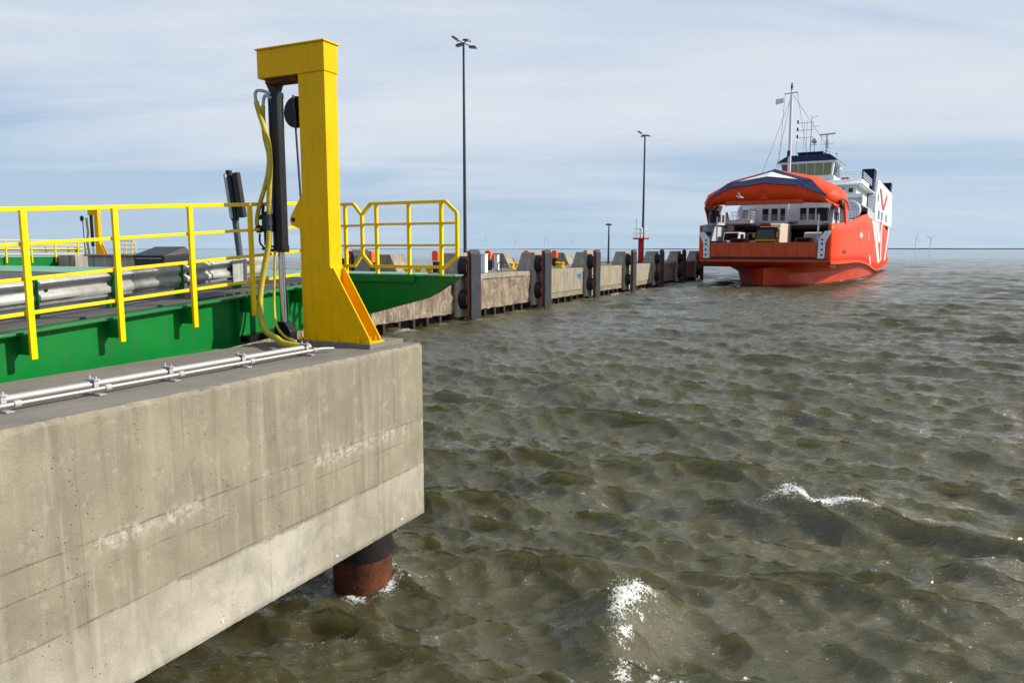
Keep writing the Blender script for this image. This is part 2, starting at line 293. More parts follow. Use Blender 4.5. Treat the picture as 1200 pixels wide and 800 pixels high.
class MB:
    """collects shapes and links them as one mesh object"""
    def __init__(s): s.v = []; s.f = []; s.m = []; s.mi = 0
    def add(s, vs, fs):
        b = len(s.v); s.v += [tuple(v) for v in vs]; s.f += [tuple(i + b for i in f) for f in fs]; s.m += [s.mi] * len(fs); return s
    def box(s, a, b):
        x0, x1 = sorted((a[0], b[0])); y0, y1 = sorted((a[1], b[1])); z0, z1 = sorted((a[2], b[2]))
        return s.add([(x0, y0, z0), (x1, y0, z0), (x1, y1, z0), (x0, y1, z0), (x0, y0, z1), (x1, y0, z1), (x1, y1, z1), (x0, y1, z1)],
                     [(3, 2, 1, 0), (4, 5, 6, 7), (0, 1, 5, 4), (1, 2, 6, 5), (2, 3, 7, 6), (3, 0, 4, 7)])
    def hexa(s, p):   # 8 points: bottom ring 0-3, top ring 4-7
        return s.add(p, [(3, 2, 1, 0), (4, 5, 6, 7), (0, 1, 5, 4), (1, 2, 6, 5), (2, 3, 7, 6), (3, 0, 4, 7)])
    def prism(s, poly, ax, a, b):
        """poly: 2-D points in the other two axes; ax 0/1/2 the extrusion axis"""
        def P(q, t):
            if ax == 0: return (t, q[0], q[1])
            if ax == 1: return (q[0], t, q[1])
            return (q[0], q[1], t)
        n = len(poly)
        vs = [P(q, a) for q in poly] + [P(q, b) for q in poly]
        fs = [tuple(range(n - 1, -1, -1)), tuple(range(n, 2 * n))] + [(i, (i + 1) % n, n + (i + 1) % n, n + i) for i in range(n)]
        return s.add(vs, fs)
    def bar(s, p, q, w, h=None, up=(0, 0, 1)):
        h = h or w; p, q = Vector(p), Vector(q); d = (q - p).normalized()
        u = Vector(up)
        if abs(d.dot(u)) > .98: u = Vector((0, 1, 0))
        r = d.cross(u).normalized(); u = r.cross(d).normalized()
        vs = []
        for c in (p, q):
            for a, b in ((-1, -1), (1, -1), (1, 1), (-1, 1)): vs.append(c + r * a * w / 2 + u * b * h / 2)
        return s.add(vs, [(3, 2, 1, 0), (4, 5, 6, 7), (0, 1, 5, 4), (1, 2, 6, 5), (2, 3, 7, 6), (3, 0, 4, 7)])
    def tube(s, pts, r, n=10, caps=True):
        pts = [Vector(p) for p in pts]; rs = r if isinstance(r, (list, tuple)) else [r] * len(pts)
        vs = []; fs = []; ref = None
        for i, p in enumerate(pts):
            d = (pts[min(i + 1, len(pts) - 1)] - pts[max(i - 1, 0)])
            d = d.normalized() if d.length > 1e-9 else Vector((0, 0, 1))
            if ref is None:
                ref = Vector((0, 0, 1)) if abs(d.z) < .9 else Vector((1, 0, 0))
            a = (ref - d * ref.dot(d)).normalized(); b = d.cross(a); ref = a
            for k in range(n):
                t = 2 * math.pi * k / n; vs.append(p + (a * math.cos(t) + b * math.sin(t)) * rs[i])
        for i in range(len(pts) - 1):
            for k in range(n):
                k2 = (k + 1) % n; fs.append((i * n + k, i * n + k2, (i + 1) * n + k2, (i + 1) * n + k))
        if caps: fs.append(tuple(range(n - 1, -1, -1))); fs.append(tuple(range((len(pts) - 1) * n, len(pts) * n)))
        return s.add(vs, fs)
    def ball(s, c, r, n=10, sz=(1, 1, 1)):
        vs = []; fs = []; m = n // 2
        for i in range(m + 1):
            ph = math.pi * i / m
            for k in range(n):
                t = 2 * math.pi * k / n
                vs.append((c[0] + r * sz[0] * math.sin(ph) * math.cos(t), c[1] + r * sz[1] * math.sin(ph) * math.sin(t), c[2] + r * sz[2] * math.cos(ph)))
        for i in range(m):
            for k in range(n):
                k2 = (k + 1) % n; fs.append((i * n + k, (i + 1) * n + k, (i + 1) * n + k2, i * n + k2))
        return s.add(vs, fs)
    def grid(s, rows):   # rows of points -> sheet
        n = len(rows[0]); vs = [p for r in rows for p in r]
        fs = [(i * n + k, i * n + k + 1, (i + 1) * n + k + 1, (i + 1) * n + k) for i in range(len(rows) - 1) for k in range(n - 1)]
        return s.add(vs, fs)
    def build(s, name, mat, parent=None, frame='W', org=None, bevel=0.0, smooth=None, thick=0.0, label=None):
        o0 = ORG[parent.name] if (parent is not None and parent.name in ORG) else Vector(org or (0, 0, 0))
        me = bpy.data.meshes.new(name)
        me.from_pydata([(v[0] - o0.x, v[1] - o0.y, v[2] - o0.z) for v in s.v], [], s.f)
        me.validate()
        mats = mat if isinstance(mat, list) else [mat]
        for q in mats: me.materials.append(M[q] if isinstance(q, str) else q)
        if len(mats) > 1 and len(me.polygons) == len(s.m):
            me.polygons.foreach_set('material_index', s.m)
        bm = bmesh.new(); bm.from_mesh(me); bmesh.ops.remove_doubles(bm, verts=bm.verts, dist=1e-5)
        bmesh.ops.recalc_face_normals(bm, faces=bm.faces); bm.to_mesh(me); bm.free()
        o = bpy.data.objects.new(name, me); col.objects.link(o)
        if parent is not None: o.parent = parent; ORG[o.name] = o0
        else:
            o.location = world(frame, o0); o.rotation_euler = (0, 0, ROT[frame]); ORG[o.name] = o0
        if thick:
            md = o.modifiers.new('thickness', 'SOLIDIFY'); md.thickness = thick; md.offset = 0
        if bevel:
            md = o.modifiers.new('bevel', 'BEVEL'); md.width = bevel; md.segments = 2; md.limit_method = 'ANGLE'; md.angle_limit = R(35)
        if smooth is not None:
            me.polygons.foreach_set('use_smooth', [True] * len(me.polygons))
            me.set_sharp_from_angle(angle=R(smooth))
        if label: o['label'] = label
        return o
def spline(pts, n=8):
    """Catmull-Rom through pts"""
    P = [Vector(p) for p in pts]; P = [P[0] * 2 - P[1]] + P + [P[-1] * 2 - P[-2]]
    out = []
    for i in range(1, len(P) - 2):
        for k in range(n):
            t = k / n
            out.append(.5 * ((2 * P[i]) + (-P[i - 1] + P[i + 1]) * t + (2 * P[i - 1] - 5 * P[i] + 4 * P[i + 1] - P[i + 2]) * t * t + (-P[i - 1] + 3 * P[i] - 3 * P[i + 1] + P[i + 2]) * t ** 3))
    out.append(P[-2]); return out
def dup(root, frame, org, label=None, group=None):
    """a copy of a thing with copies of its parts and sub-parts"""
    r = root.copy(); col.objects.link(r); r.location = world(frame, org); ORG[r.name] = Vector(org)
    if label: r['label'] = label
    if group: r['group'] = group
    def rec(a, b):
        for ch in list(a.children):
            c = ch.copy(); col.objects.link(c); c.parent = b; rec(ch, c)
    rec(root, r)
    return r
def text_mesh(txt, size, depth=.01, bold=0.0):
    cu = bpy.data.curves.new('lettering', 'FONT'); cu.body = txt; cu.size = size; cu.extrude = depth; cu.offset = bold
    cu.align_x = 'CENTER'; cu.align_y = 'CENTER'
    t = bpy.data.objects.new('lettering', cu); col.objects.link(t)
    dg = bpy.context.evaluated_depsgraph_get(); me = bpy.data.meshes.new_from_object(t.evaluated_get(dg))
    bpy.data.objects.remove(t); bpy.data.curves.remove(cu)
    return me

# ------------------------------------------------------------------ water: one sheet out to the horizon with real waves
def build_water():
    # rows by distance, columns by angle, both far wider than the view
    rr = [2.6]
    while rr[-1] < 40000:
        r = rr[-1]
        d = max(.030, r * .0034) if r < 420 else r * .022
        rr.append(r + d)
    rr = np.array(rr); nr = len(rr)
    th = np.linspace(R(-56), R(56), 1080); nc = len(th)
    RR, TT = np.meshgrid(rr, th, indexing='ij')
    X = RR * np.sin(TT); Y = RR * np.cos(TT)
    dr = np.gradient(rr)
    spac = np.maximum(dr, rr * (th[1] - th[0]))[:, None]
    NW = 190
    lam = np.exp(np.linspace(math.log(.13), math.log(8.5), NW)) * rng.uniform(.97, 1.03, NW)
    k = 2 * np.pi / lam
    main = R(200)     # direction of travel measured from +Y clockwise: towards the camera, a little to the left
    spread = np.where(lam > 1.8, 13, np.where(lam > .6, 24, 32))
    ang = main + R(1) * rng.normal(0, 1, NW) * spread
    s = np.where(lam < .6, .072, np.where(lam < 1.4, .046, .033)) * np.where(lam > 3.6, np.exp(-((lam - 3.6) / 1.7) ** 2) , 1.0) * np.where(lam < .5, .85, 1.0) * rng.uniform(.6, 1.4, NW)
    amp = s / k
    ph = rng.uniform(0, 2 * np.pi, NW)
    Z = np.zeros_like(X); DX = np.zeros_like(X); DY = np.zeros_like(X)
    Jxx = np.zeros_like(X); Jyy = np.zeros_like(X); Jxy = np.zeros_like(X)
    nfar = int(np.searchsorted(rr, 2500))
    Xn, Yn = X[:nfar], Y[:nfar]; sp = spac[:nfar]
    chop = 1.15
    # slow groups make some patches rougher than others
    g = 1 + .28 * np.sin(Xn * .11 + 1.2 + .6 * np.sin(Yn * .07)) * np.sin(Yn * .09 + .5)
    for i in range(NW):
        w = np.clip((lam[i] / sp - 2.0) / 1.8, 0, 1)
        rows = np.nonzero(w[:, 0] > 0)[0]
        if len(rows) == 0: continue
        m = rows[-1] + 1
        dxi, dyi = math.sin(ang[i]), math.cos(ang[i])
        p = k[i] * (dxi * Xn[:m] + dyi * Yn[:m]) + ph[i]
        c, sn = np.cos(p), np.sin(p)
        a = amp[i] * w[:m] * g[:m]
        Z[:m] += a * c
        ch = chop * (1.15 if lam[i] < 1.4 else 1.0)
        DX[:m] -= ch * a * dxi * sn; DY[:m] -= ch * a * dyi * sn
        q = ch * a * k[i] * c
        Jxx[:m] += q * dxi * dxi; Jyy[:m] += q * dyi * dyi; Jxy[:m] += q * dxi * dyi
    J = (1 - Jxx) * (1 - Jyy) - Jxy ** 2
    foam = .8 * np.clip((-.9 - J) / .7, 0, 1) * (RR < 260)
    X2, Y2 = X + DX, Y + DY
    # steeper single waves: a crest line with a steep front face and a longer back
    def crest(cx, cy, ux, uy, length, A, front, back, fo, bend=0.0):
        nonlocal Z, foam
        nx, ny = -uy, ux
        a = (X2 - cx) * ux + (Y2 - cy) * uy; b = (X2 - cx) * nx + (Y2 - cy) * ny + bend * a * a
        env = np.exp(-(a / length) ** 2)
        prof = np.where(b < 0, np.exp(-(b / front) ** 2), np.exp(-np.abs(b / back) ** 1.5))
        wob = 1 + .25 * np.sin(a * 3.1 + 1.0) * np.sin(a * 1.3)
        h = A * env * prof * wob
        trough = -.30 * A * env * np.exp(-((b + front * 2.2) / (front * 1.3)) ** 2)
        Z += h + trough
        DYp = -.55 * h * ny; DXp = -.55 * h * nx
        return a, b, env, h
    for args in CRESTS:
        a, b, env, h = crest(*args)
        fo = args[8]
        nse = .5 + .5 * np.sin(a * 9 + 4 * np.sin(b * 7)) * np.sin(a * 4.3 + b * 5 + 1)
        lip = np.exp(-((b + .03) / .13) ** 2) * np.exp(-(a / (args[4] * .55)) ** 2)
        foam = np.maximum(foam, np.clip(fo * lip * (.55 + .9 * nse), 0, 1))
    # wash along the ferry's waterline, round the pile and along the foot of the pier
    dx_, dy_ = X2 - O0[0], Y2 - O0[1]
    sx_ = dx_ * math.cos(SH) - dy_ * math.sin(SH); sy_ = dx_ * math.sin(SH) + dy_ * math.cos(SH)
    ym = np.minimum(sy_, 92 - sy_)
    hw = np.interp(ym, [0, 2, 5.7, 10, 16.3, 24, 32, 46], [.04, 1.5, 3.6, 4.8, 5.9, 6.9, 7.5, 7.9])
    gap = np.abs(sx_) - hw
    foam = np.maximum(foam, np.where((ym > -.5), .62 * np.exp(-np.abs(gap) / .7) * (.5 + .5 * np.sin(sy_ * 1.7) * np.sin(sx_ * 2.1 + sy_)), 0))
    qx_, qy_ = X2 - C0[0], Y2 - C0[1]
    tq = qx_ * CS - qy_ * SN; sq = qx_ * SN + qy_ * CS
    dp = np.sqrt((tq + .72) ** 2 + (sq + .42) ** 2) - .385
    foam = np.maximum(foam, .62 * np.exp(-(dp / .12) ** 2) * (.6 + .4 * np.sin(np.arctan2(tq + .72, sq + .42) * 5)))
    foam = np.maximum(foam, np.where((sq > 12) & (sq < 103), .6 * np.exp(-np.abs(tq + 17.3) / .5) * (.45 + .55 * np.sin(sq * 1.3) * np.sin(sq * .47 + tq)), 0))
    # broken water trailing from the nearest crest
    for (x0, y0, x1, y1, wd_, st) in TRAILS:
        vx, vy = x1 - x0, y1 - y0; ll = vx * vx + vy * vy
        t = np.clip(((X2 - x0) * vx + (Y2 - y0) * vy) / ll, 0, 1)
        px = X2 - (x0 + t * vx) + .12 * np.sin(t * 9); py = Y2 - (y0 + t * vy) + .10 * np.sin(t * 14 + 1)
        d = np.sqrt(px * px + py * py)
        foam = np.maximum(foam, st * np.exp(-(d / wd_) ** 2) * (.55 + .45 * np.sin(X2 * 13) * np.sin(Y2 * 15)))
    co = np.stack([X2, Y2, Z], -1).reshape(-1, 3).astype(np.float32)
    me = bpy.data.meshes.new('sea_water')
    me.vertices.add(nr * nc); me.vertices.foreach_set('co', co.ravel())
    i = np.arange(nr - 1)[:, None] * nc + np.arange(nc - 1)[None, :]
    quads = np.stack([i, i + nc, i + nc + 1, i + 1], -1).reshape(-1, 4)[:, ::-1]
    quads = quads[:, ::-1]
    nq = len(quads)
    me.loops.add(nq * 4); me.loops.foreach_set('vertex_index', quads.ravel().astype(np.int32))
    me.polygons.add(nq); me.polygons.foreach_set('loop_start', np.arange(0, nq * 4, 4, dtype=np.int32))
    me.update(calc_edges=True)
    me.polygons.foreach_set('use_smooth', np.ones(nq, dtype=bool))
    at = me.attributes.new('foam', 'FLOAT', 'POINT'); at.data.foreach_set('value', foam.astype(np.float32).ravel())
    me.update()
    if me.polygons[0].normal.z < 0: me.flip_normals()
    me.materials.append(M['water'])
    o = bpy.data.objects.new('sea', me); col.objects.link(o); o['kind'] = 'structure'
    # drops thrown up by the nearest breaking crest
    near = np.argwhere((foam > .55) & (RR < 14))
    if len(near):
        b = MB()
        for q in range(420):
            i_, j_ = near[rng.integers(len(near))]
            r_ = float(rng.choice([.003, .005, .007, .010], p=[.45, .3, .17, .08])); h_ = float(rng.exponential(.035))
            b.ball((X2[i_, j_] + rng.normal(0, .03), Y2[i_, j_] + rng.normal(0, .03), Z[i_, j_] + h_), r_, 6, (1.4, .8, 1))
        sp_ = b.build('wave_spray', 'foam', smooth=80); tag(sp_, 'white drops and froth flying off the nearest breaking waves', 'spray', kind='stuff')
    # the sea goes on behind the view, too
    b = MB(); 
    ring = 48
    pts = [(2.6 * math.sin(t), 2.6 * math.cos(t)) for t in np.linspace(R(56), R(304), ring)]
    far = [(40000 * math.sin(t), 40000 * math.cos(t)) for t in np.linspace(R(56), R(304), ring)]
    b.grid([[(x, y, 0) for x, y in pts], [(x * 5, y * 5, 0) for x, y in pts], [(x, y, 0) for x, y in far]])
    e = b.build('sea_beyond', 'water'); e['kind'] = 'structure'

def water_mat():
    m, nt, b = base_mat('sea_water')
    tc = N(nt, 'ShaderNodeTexCoord')
    geo = N(nt, 'ShaderNodeNewGeometry')
    big = N(nt, 'ShaderNodeTexNoise'); big.inputs['Scale'].default_value = .05; big.inputs['Detail'].default_value = 5; L(nt, tc, 'Object', big, 'Vector')
    c = ramp(nt, [(.35, (0.060, 0.056, 0.025)), (.65, (0.080, 0.075, 0.036))]); L(nt, big, 'Fac', c, 0)
    at = N(nt, 'ShaderNodeAttribute', attribute_name='foam')
    fn = N(nt, 'ShaderNodeTexNoise'); fn.inputs['Scale'].default_value = 16; fn.inputs['Detail'].default_value = 9; fn.inputs['Roughness'].default_value = .72
    L(nt, tc, 'Object', fn, 'Vector')
    fn2 = N(nt, 'ShaderNodeTexNoise'); fn2.inputs['Scale'].default_value = 46; fn2.inputs['Detail'].default_value = 6; fn2.inputs['Distortion'].default_value = 1.2; L(nt, tc, 'Object', fn2, 'Vector')
    fav = N(nt, 'ShaderNodeMath', operation='ADD'); L(nt, fn, 'Fac', fav, 0); L(nt, fn2, 'Fac', fav, 1)
    fha = N(nt, 'ShaderNodeMath', operation='MULTIPLY_ADD'); L(nt, fav, 0, fha, 0); fha.inputs[1].default_value = .9; fha.inputs[2].default_value = -.40
    dv = N(nt, 'ShaderNodeVectorMath', operation='MULTIPLY_ADD'); L(nt, fn, 'Color', dv, 0); dv.inputs[1].default_value = (.16, .16, .16); L(nt, tc, 'Object', dv, 2)
    ve = N(nt, 'ShaderNodeTexVoronoi', feature='DISTANCE_TO_EDGE'); ve.inputs['Scale'].default_value = 17; L(nt, dv, 0, ve, 'Vector')
    lace = N(nt, 'ShaderNodeMath', operation='MULTIPLY_ADD'); L(nt, ve, 'Distance', lace, 0); lace.inputs[1].default_value = -1.5; L(nt, fha, 0, lace, 2)
    fsum = N(nt, 'ShaderNodeMath', operation='MULTIPLY_ADD'); L(nt, at, 'Fac', fsum, 0); fsum.inputs[1].default_value = .80; L(nt, lace, 0, fsum, 2)
    fr = ramp(nt, [(.62, 0.0), (.80, 1.0)]); L(nt, fsum, 0, fr, 0)
    mx = N(nt, 'ShaderNodeMix', data_type='RGBA'); L(nt, fr, 0, mx, 'Factor'); L(nt, c, 0, mx, 'A'); mx.inputs['B'].default_value = (.72, .73, .70, 1)
    L(nt, mx, 'Result', b, 'Base Color')
    ro = N(nt, 'ShaderNodeMapRange'); ro.inputs['To Min'].default_value = .05; ro.inputs['To Max'].default_value = .75; L(nt, fr, 0, ro, 'Value')
    L(nt, ro, 0, b, 'Roughness')
    b.inputs['IOR'].default_value = 1.62
    b.subsurface_method = 'BURLEY'; b.inputs['Subsurface Weight'].default_value = 1.0; b.inputs['Subsurface Radius'].default_value = (1.0, .9, .45); b.inputs['Subsurface Scale'].default_value = .5
    # ripples too small for the mesh
    def nz(scale, det, st=(1, 1, 1)):
        q = N(nt, 'ShaderNodeMapping'); q.inputs['Scale'].default_value = st; q.inputs['Rotation'].default_value = (0, 0, .35); L(nt, tc, 'Object', q, 0)
        n = N(nt, 'ShaderNodeTexNoise'); n.inputs['Scale'].default_value = scale; n.inputs['Detail'].default_value = det; n.inputs['Roughness'].default_value = .62
        n.inputs['Distortion'].default_value = .4
        L(nt, q, 0, n, 'Vector'); return n
    b1 = N(nt, 'ShaderNodeBump'); b1.inputs['Strength'].default_value = 1.0; b1.inputs['Distance'].default_value = .042
    L(nt, nz(9.5, 8, (.55, 1.6, 1)), 'Fac', b1, 'Height')
    b2 = N(nt, 'ShaderNodeBump'); b2.inputs['Strength'].default_value = 1.0; b2.inputs['Distance'].default_value = .085
    L(nt, nz(3.0, 4, (.42, 1.6, 1)), 'Fac', b2, 'Height'); L(nt, b1, 0, b2, 'Normal')
    L(nt, b2, 0, b, 'Normal')
    return m
M['water'] = water_mat()
M['foam'] = paint('foam', (.75, .76, .74), .6, .05, bump=0)
# (centre x, y, unit vector along the crest, length, height, front width, back width, foam, bend)
CRESTS = [(5.35, 11.75, .965, -.26, 1.9, .46, .42, .85, .9, .05),
          (1.35, 8.35, .62, .78, .75, .46, .34, .6, 1.0, .30),
          (7.0, 9.4, .97, .24, 1.5, .30, .45, .8, .25, .05),
          (-1.75, 9.25, .9, .43, .9, .17, .40, .5, .35, .0),
          (.9, 12.9, .99, .1, 1.4, .14, .35, .6, 0, .05),
          (-2.0, 7.9, .95, .3, .8, .12, .25, .45, .15, .05),
          (7.5, 18.5, .98, -.2, 2.2, .20, .4, .8, .2, .03),
          (2.5, 22.5, .99, .1, 2.4, .20, .4, .8, .15, .03)]
TRAILS = [(1.22, 8.7, 1.72, 8.62, .13, .9), (1.46, 8.5, 1.30, 7.9, .07, .8), (1.30, 7.9, 1.22, 7.3, .12, .85), (1.22, 7.3, 1.85, 6.85, .14, .85), (2.0, 7.3, 2.4, 7.1, .04, .8), (1.75, 7.75, 1.95, 7.7, .05, .7)]
build_water()
# distant shore, a thin dark line on the horizon
b = MB()
prev = None; rows = [[], []]
for i in range(160):
    a = R(-58 + 116 * i / 159); rr_ = 17000
    h = 8 + 20 * abs(mnoise.noise(Vector((i * .13, 2.2, 0)))) + (8 if a > R(15) else 0)
    x, y = rr_ * math.sin(a), rr_ * math.cos(a)
    rows[0].append((x, y, -5)); rows[1].append((x, y, h))
back = [[(x * 1.05, y * 1.05, z) for x, y, z in r] for r in reversed(rows)]
b.grid(rows + back)
b.build('distant_shore', 'hazed_coast')['kind'] = 'structure'

# ------------------------------------------------------------------ near concrete abutment
blk = thing('concrete_abutment', 'big weathered concrete block in the foreground carrying the yellow pillar, its lowest band paler', 'concrete block', 'Q', (0, 0, 3.21))
b = MB()
S0, S1, Z0, Z1, TB = -13.0, 0.0, .96, 3.21, -1.87
ns, nz_ = 330, 57
def chip(s, z, fx):
    n = mnoise.fractal(Vector((s * 2.3, fx * 3, z * 2.3)), .7, 2.1, 5)
    return n
rows = []
for j in range(nz_ + 1):
    z = Z0 + (Z1 - Z0) * j / nz_; r = []
    for i in range(ns + 1):
        s = S0 + (S1 - S0) * i / ns
        d = .004 * chip(s, z, 0)
        if abs(z - 2.24) < .05: d -= .012 * max(0, chip(s * 3, z * 2, 1) + .1)
        edge = min(Z1 - z, z - Z0)
        if edge < .03: d -= .016 + .035 * max(0, chip(s * 4, z, 3) - .15) + .02 * max(0, chip(s * 11, z * 5, 4))
        if S1 - s < .05: d -= .02
        zz = z
        if Z1 - z < .001: zz = z - .010 * abs(chip(s * 3, 0, 2)) - .03 * max(0, chip(s * 2.2, 0, 8) - .35); d -= .012
        r.append((d, s, zz))
    rows.append(r)
b.grid(rows)
b.box((TB, S0, Z0), (-.02, S1, Z1 - .03))
top_i = 1
b.mi = 1
trow = []
for q in range(8):
    t = [-.03, -.08, -.2, -.5, -.8, -1.2, -1.6, TB][q]; r = []
    for i in range(0, ns + 1):
        s = S0 + (S1 - S0) * i / ns
        r.append((t, s, Z1 - .001 + .004 * chip(s * 1.5, t, 5) - ((.008 + .025 * max(0, chip(s * 2.2, 0, 8) - .35)) if q == 0 else 0)))
    trow.append(r)
b.grid(trow)
b.mi = 0
b.grid([[(p[0], p[1], p[2]) for p in rows[-1]], trow[0]])
b.box((-.03, S1 - .02, Z0 + .02), (TB, S1, Z1 - .02))
b.build('block', ['concrete_block', 'concrete_top'], blk, smooth=40)
# anchor cones left in the lower edge
for s in (-8.2, -6.6, -5.0, -3.4, -1.8, -.55):
    b = MB(); b.tube([(-.02, s, Z0 + .10), (.006, s, Z0 + .10)], .013, 10)
    b.build('anchor_plug', 'white', blk)
# pile
pl = thing('steel_pile', 'rusty round steel pile standing in the water under the concrete block corner', 'pile', 'Q', (-.72, -.42, 0))
b = MB(); b.tube([(-.72, -.42, -2), (-.72, -.42, .45)], .385, 40); b.build('rusty_shaft', 'rust', pl, smooth=50)
b = MB(); b.tube([(-.72, -.42, .445), (-.72, -.42, .96)], .392, 40); b.build('black_upper_part', 'pile_black', pl, smooth=50)  # upper part of the pile is near-black

# stainless pipes on the block
pp = thing('pipe_run', 'pair of shiny steel pipes clamped along the top of the concrete block', 'pipes', 'Q', (-.6, -5, 3.21))
def pz(s): return 3.30
b = MB(); b.tube([(-.62, s, 3.295) for s in (-12.5, -9, -6, -3, -1.42)], .031, 14); b.build('pipe', 'stainless', pp, smooth=60)
b = MB(); b.tube([(-.545, s, 3.262) for s in (-12.5, -9, -6, -3, -1.30)] + [(-.50, -1.15, 3.25)], .017, 12); b.build('pipe', 'stainless', pp, smooth=60)
for s in (-5.5, -4.78, -4.05, -3.32, -2.45, -1.5):
    b = MB()
    b.box((-.68, s - .03, 3.212), (-.50, s + .03, 3.222))
    b.box((-.665, s - .02, 3.222), (-.655, s + .02, 3.33)); b.box((-.585, s - .02, 3.222), (-.575, s + .02, 3.33))
    b.box((-.68, s - .025, 3.328), (-.56, s + .025, 3.340))
    b.tube([(-.66, s, 3.33), (-.66, s, 3.365)], .009, 8); b.tube([(-.58, s, 3.33), (-.58, s, 3.36)], .009, 8)
    b.tube([(-.545, s + .05, 3.262), (-.545, s + .10, 3.262)], .026, 10)
    b.build('pipe_clamp', 'galv', pp)

# ------------------------------------------------------------------ yellow pillar
pi = thing('lifting_pillar', 'tall yellow steel gantry pillar standing on the corner of the near concrete block', 'pillar', 'Q', (-1.04, -.63, 3.25))
b = MB(); b.box((-1.40, -.80, 3.205), (-.235, -.10, 3.268)); b.build('base_plate', 'concrete_top', pi, bevel=.006)
b = MB(); b.box((-1.34, -.765, 3.268), (-.26, -.47, 3.29)); b.build('foot_plate', 'yellow', pi, bevel=.003)
PT0, PT1, PS0, PS1 = -1.25, -.845, -.75, -.515
b = MB(); b.box((PT0, PS0, 3.288), (PT1, PS1, 6.5)); b.build('column', 'yellow', pi, bevel=.008)
b = MB(); b.box((-1.885, PS0 - .012, 6.5), (PT1 + .012, PS1 + .012, 6.835)); b.build('arm', 'yellow', pi, bevel=.008)
b = MB(); b.box((-1.90, PS0 - .03, 6.835), (PT1 + .03, PS1 + .03, 6.853)); b.build('cap_plate', 'yellow', pi, bevel=.003)
for s in (PS0 + .012, PS1 - .012):
    b = MB(); b.prism([(PT1 - .002, 4.17), (PT1 + .05, 4.17), (-.29, 3.34), (-.27, 3.288), (PT1 - .002, 3.288)], 1, s - .010, s + .010); b.build('gusset', 'yellow', pi, bevel=.002)
b = MB(); b.box((PT1 - .01, PS0 - .004, 3.288), (PT1 + .012, PS1 + .004, 4.19)); b.build('doubler_plate', 'yellow', pi, bevel=.003)
b = MB(); b.box((PT0 - .10, PS0 + .06, 3.288), (PT0 - .002, PS0 + .08, 4.75))
for z in (3.45, 3.7, 3.95, 4.2, 4.4): b.box((PT0 - .06, PS0 + .045, z - .012), (PT0 - .005, PS0 + .062, z + .012))
b.build('edge_strip', 'yellow', pi, bevel=.003)
b = MB()
hole = [( -1.41 + .028 * math.cos(a), 4.76 + .028 * math.sin(a)) for a in np.linspace(0, 2 * math.pi, 12, endpoint=False)]
b.prism([(PT0, 4.48), (PT0, 5.10), (-1.45, 4.82), (-1.475, 4.765), (-1.45, 4.70), (-1.34, 4.66), (-1.28, 4.62)], 1, PS0 + .02, PS0 + .045); br = b.build('lug', 'yellow', pi, bevel=.003)
b = MB(); b.tube([(-1.415, PS0 + .012, 4.765), (-1.415, PS0 + .052, 4.765)], .028, 14); b.build('lug_hole_shade', 'dark', br)  # dark disc painted in for the shade inside the hole
for t, s in ((-1.1, -.785), (-.75, -.785), (-.42, -.785), (-.30, -.60), (-.30, -.7), (-.5, -.47), (-1.3, -.785)):
    b = MB(); b.tube([(t, s, 3.268), (t, s, 3.35)], .010, 8); b.tube([(t, s, 3.268), (t, s, 3.295)], .02, 6); b.build('anchor_bolt', 'yellow', pi)
b = MB(); b.box((-1.80, PS0 + .03, 6.44), (-1.3, PS1 - .03, 6.5)); b.build('arm_soffit_plate', 'rust', pi)

# hydraulic cylinder
CT, CSS = -1.80, -.55
cy = thing('hydraulic_cylinder', 'long black hydraulic cylinder hanging from the arm of the near yellow pillar', 'hydraulic cylinder', 'Q', (CT, CSS, 3.2))
b = MB(); b.tube([(CT, CSS, 4.36), (CT, CSS, 6.30)], .095, 28); b.tube([(CT, CSS, 6.30), (CT, CSS, 6.36)], .102, 28); b.tube([(CT, CSS, 4.36), (CT, CSS, 4.45)], .103, 28)
b.build('barrel', 'black', cy, smooth=50)
b = MB(); b.box((CT + .075, CSS - .11, 4.40), (CT + .125, CSS - .06, 6.32)); b.build('cable_duct', 'black', cy, bevel=.004)
b = MB(); b.tube([(CT, CSS, 3.42), (CT, CSS, 4.37)], .045, 20); b.build('rod', 'chrome', cy, smooth=50)
b = MB(); b.prism([(CT - .12, 6.50), (CT + .12, 6.50), (CT + .05, 6.36), (CT - .05, 6.36)], 1, CSS - .05, CSS + .05); b.build('clevis', 'black', cy, bevel=.004)
b = MB(); b.prism([(CT - .10, 3.22), (CT + .16, 3.22), (CT + .16, 3.34), (CT + .07, 3.46), (CT - .06, 3.46), (CT - .12, 3.36)], 1, CSS - .07, CSS + .07); b.build('lower_clevis', 'black', cy, bevel=.01)
b = MB(); b.box((CT - .17, CSS - .15, 4.62), (CT - .03, CSS - .08, 4.85)); b.tube([(CT - .22, CSS - .13, 4.80), (CT - .05, CSS - .13, 4.88)], .028, 10)
b.tube([(CT - .16, CSS - .14, 4.84), (CT - .14, CSS - .14, 4.96)], .02, 8); b.ball((CT - .23, CSS - .14, 4.66), .055, 10)
b.tube(spline([(CT - .22, CSS - .14, 4.60), (CT - .21, CSS - .15, 4.48), (CT - .12, CSS - .14, 4.41), (CT - .05, CSS - .1, 4.44)]), .013, 8)
b.tube([(CT - .20, CSS - .12, 4.405), (CT - .02, CSS - .12, 4.385)], .018, 8)
b.tube([(CT - .13, CSS - .12, 4.45), (CT - .13, CSS - .12, 4.64)], .03, 8)
b.build('valve_block', 'black', cy, smooth=40)
b = MB(); b.tube([(CT - .03, CSS - .155, 4.84), (CT - .03, CSS - .155, 4.62)], .042, 14); b.tube([(CT - .03, CSS - .155, 4.76), (CT - .03, CSS - .155, 4.70)], .05, 6); b.build('hose_coupling', 'lampgrey', cy, smooth=40)
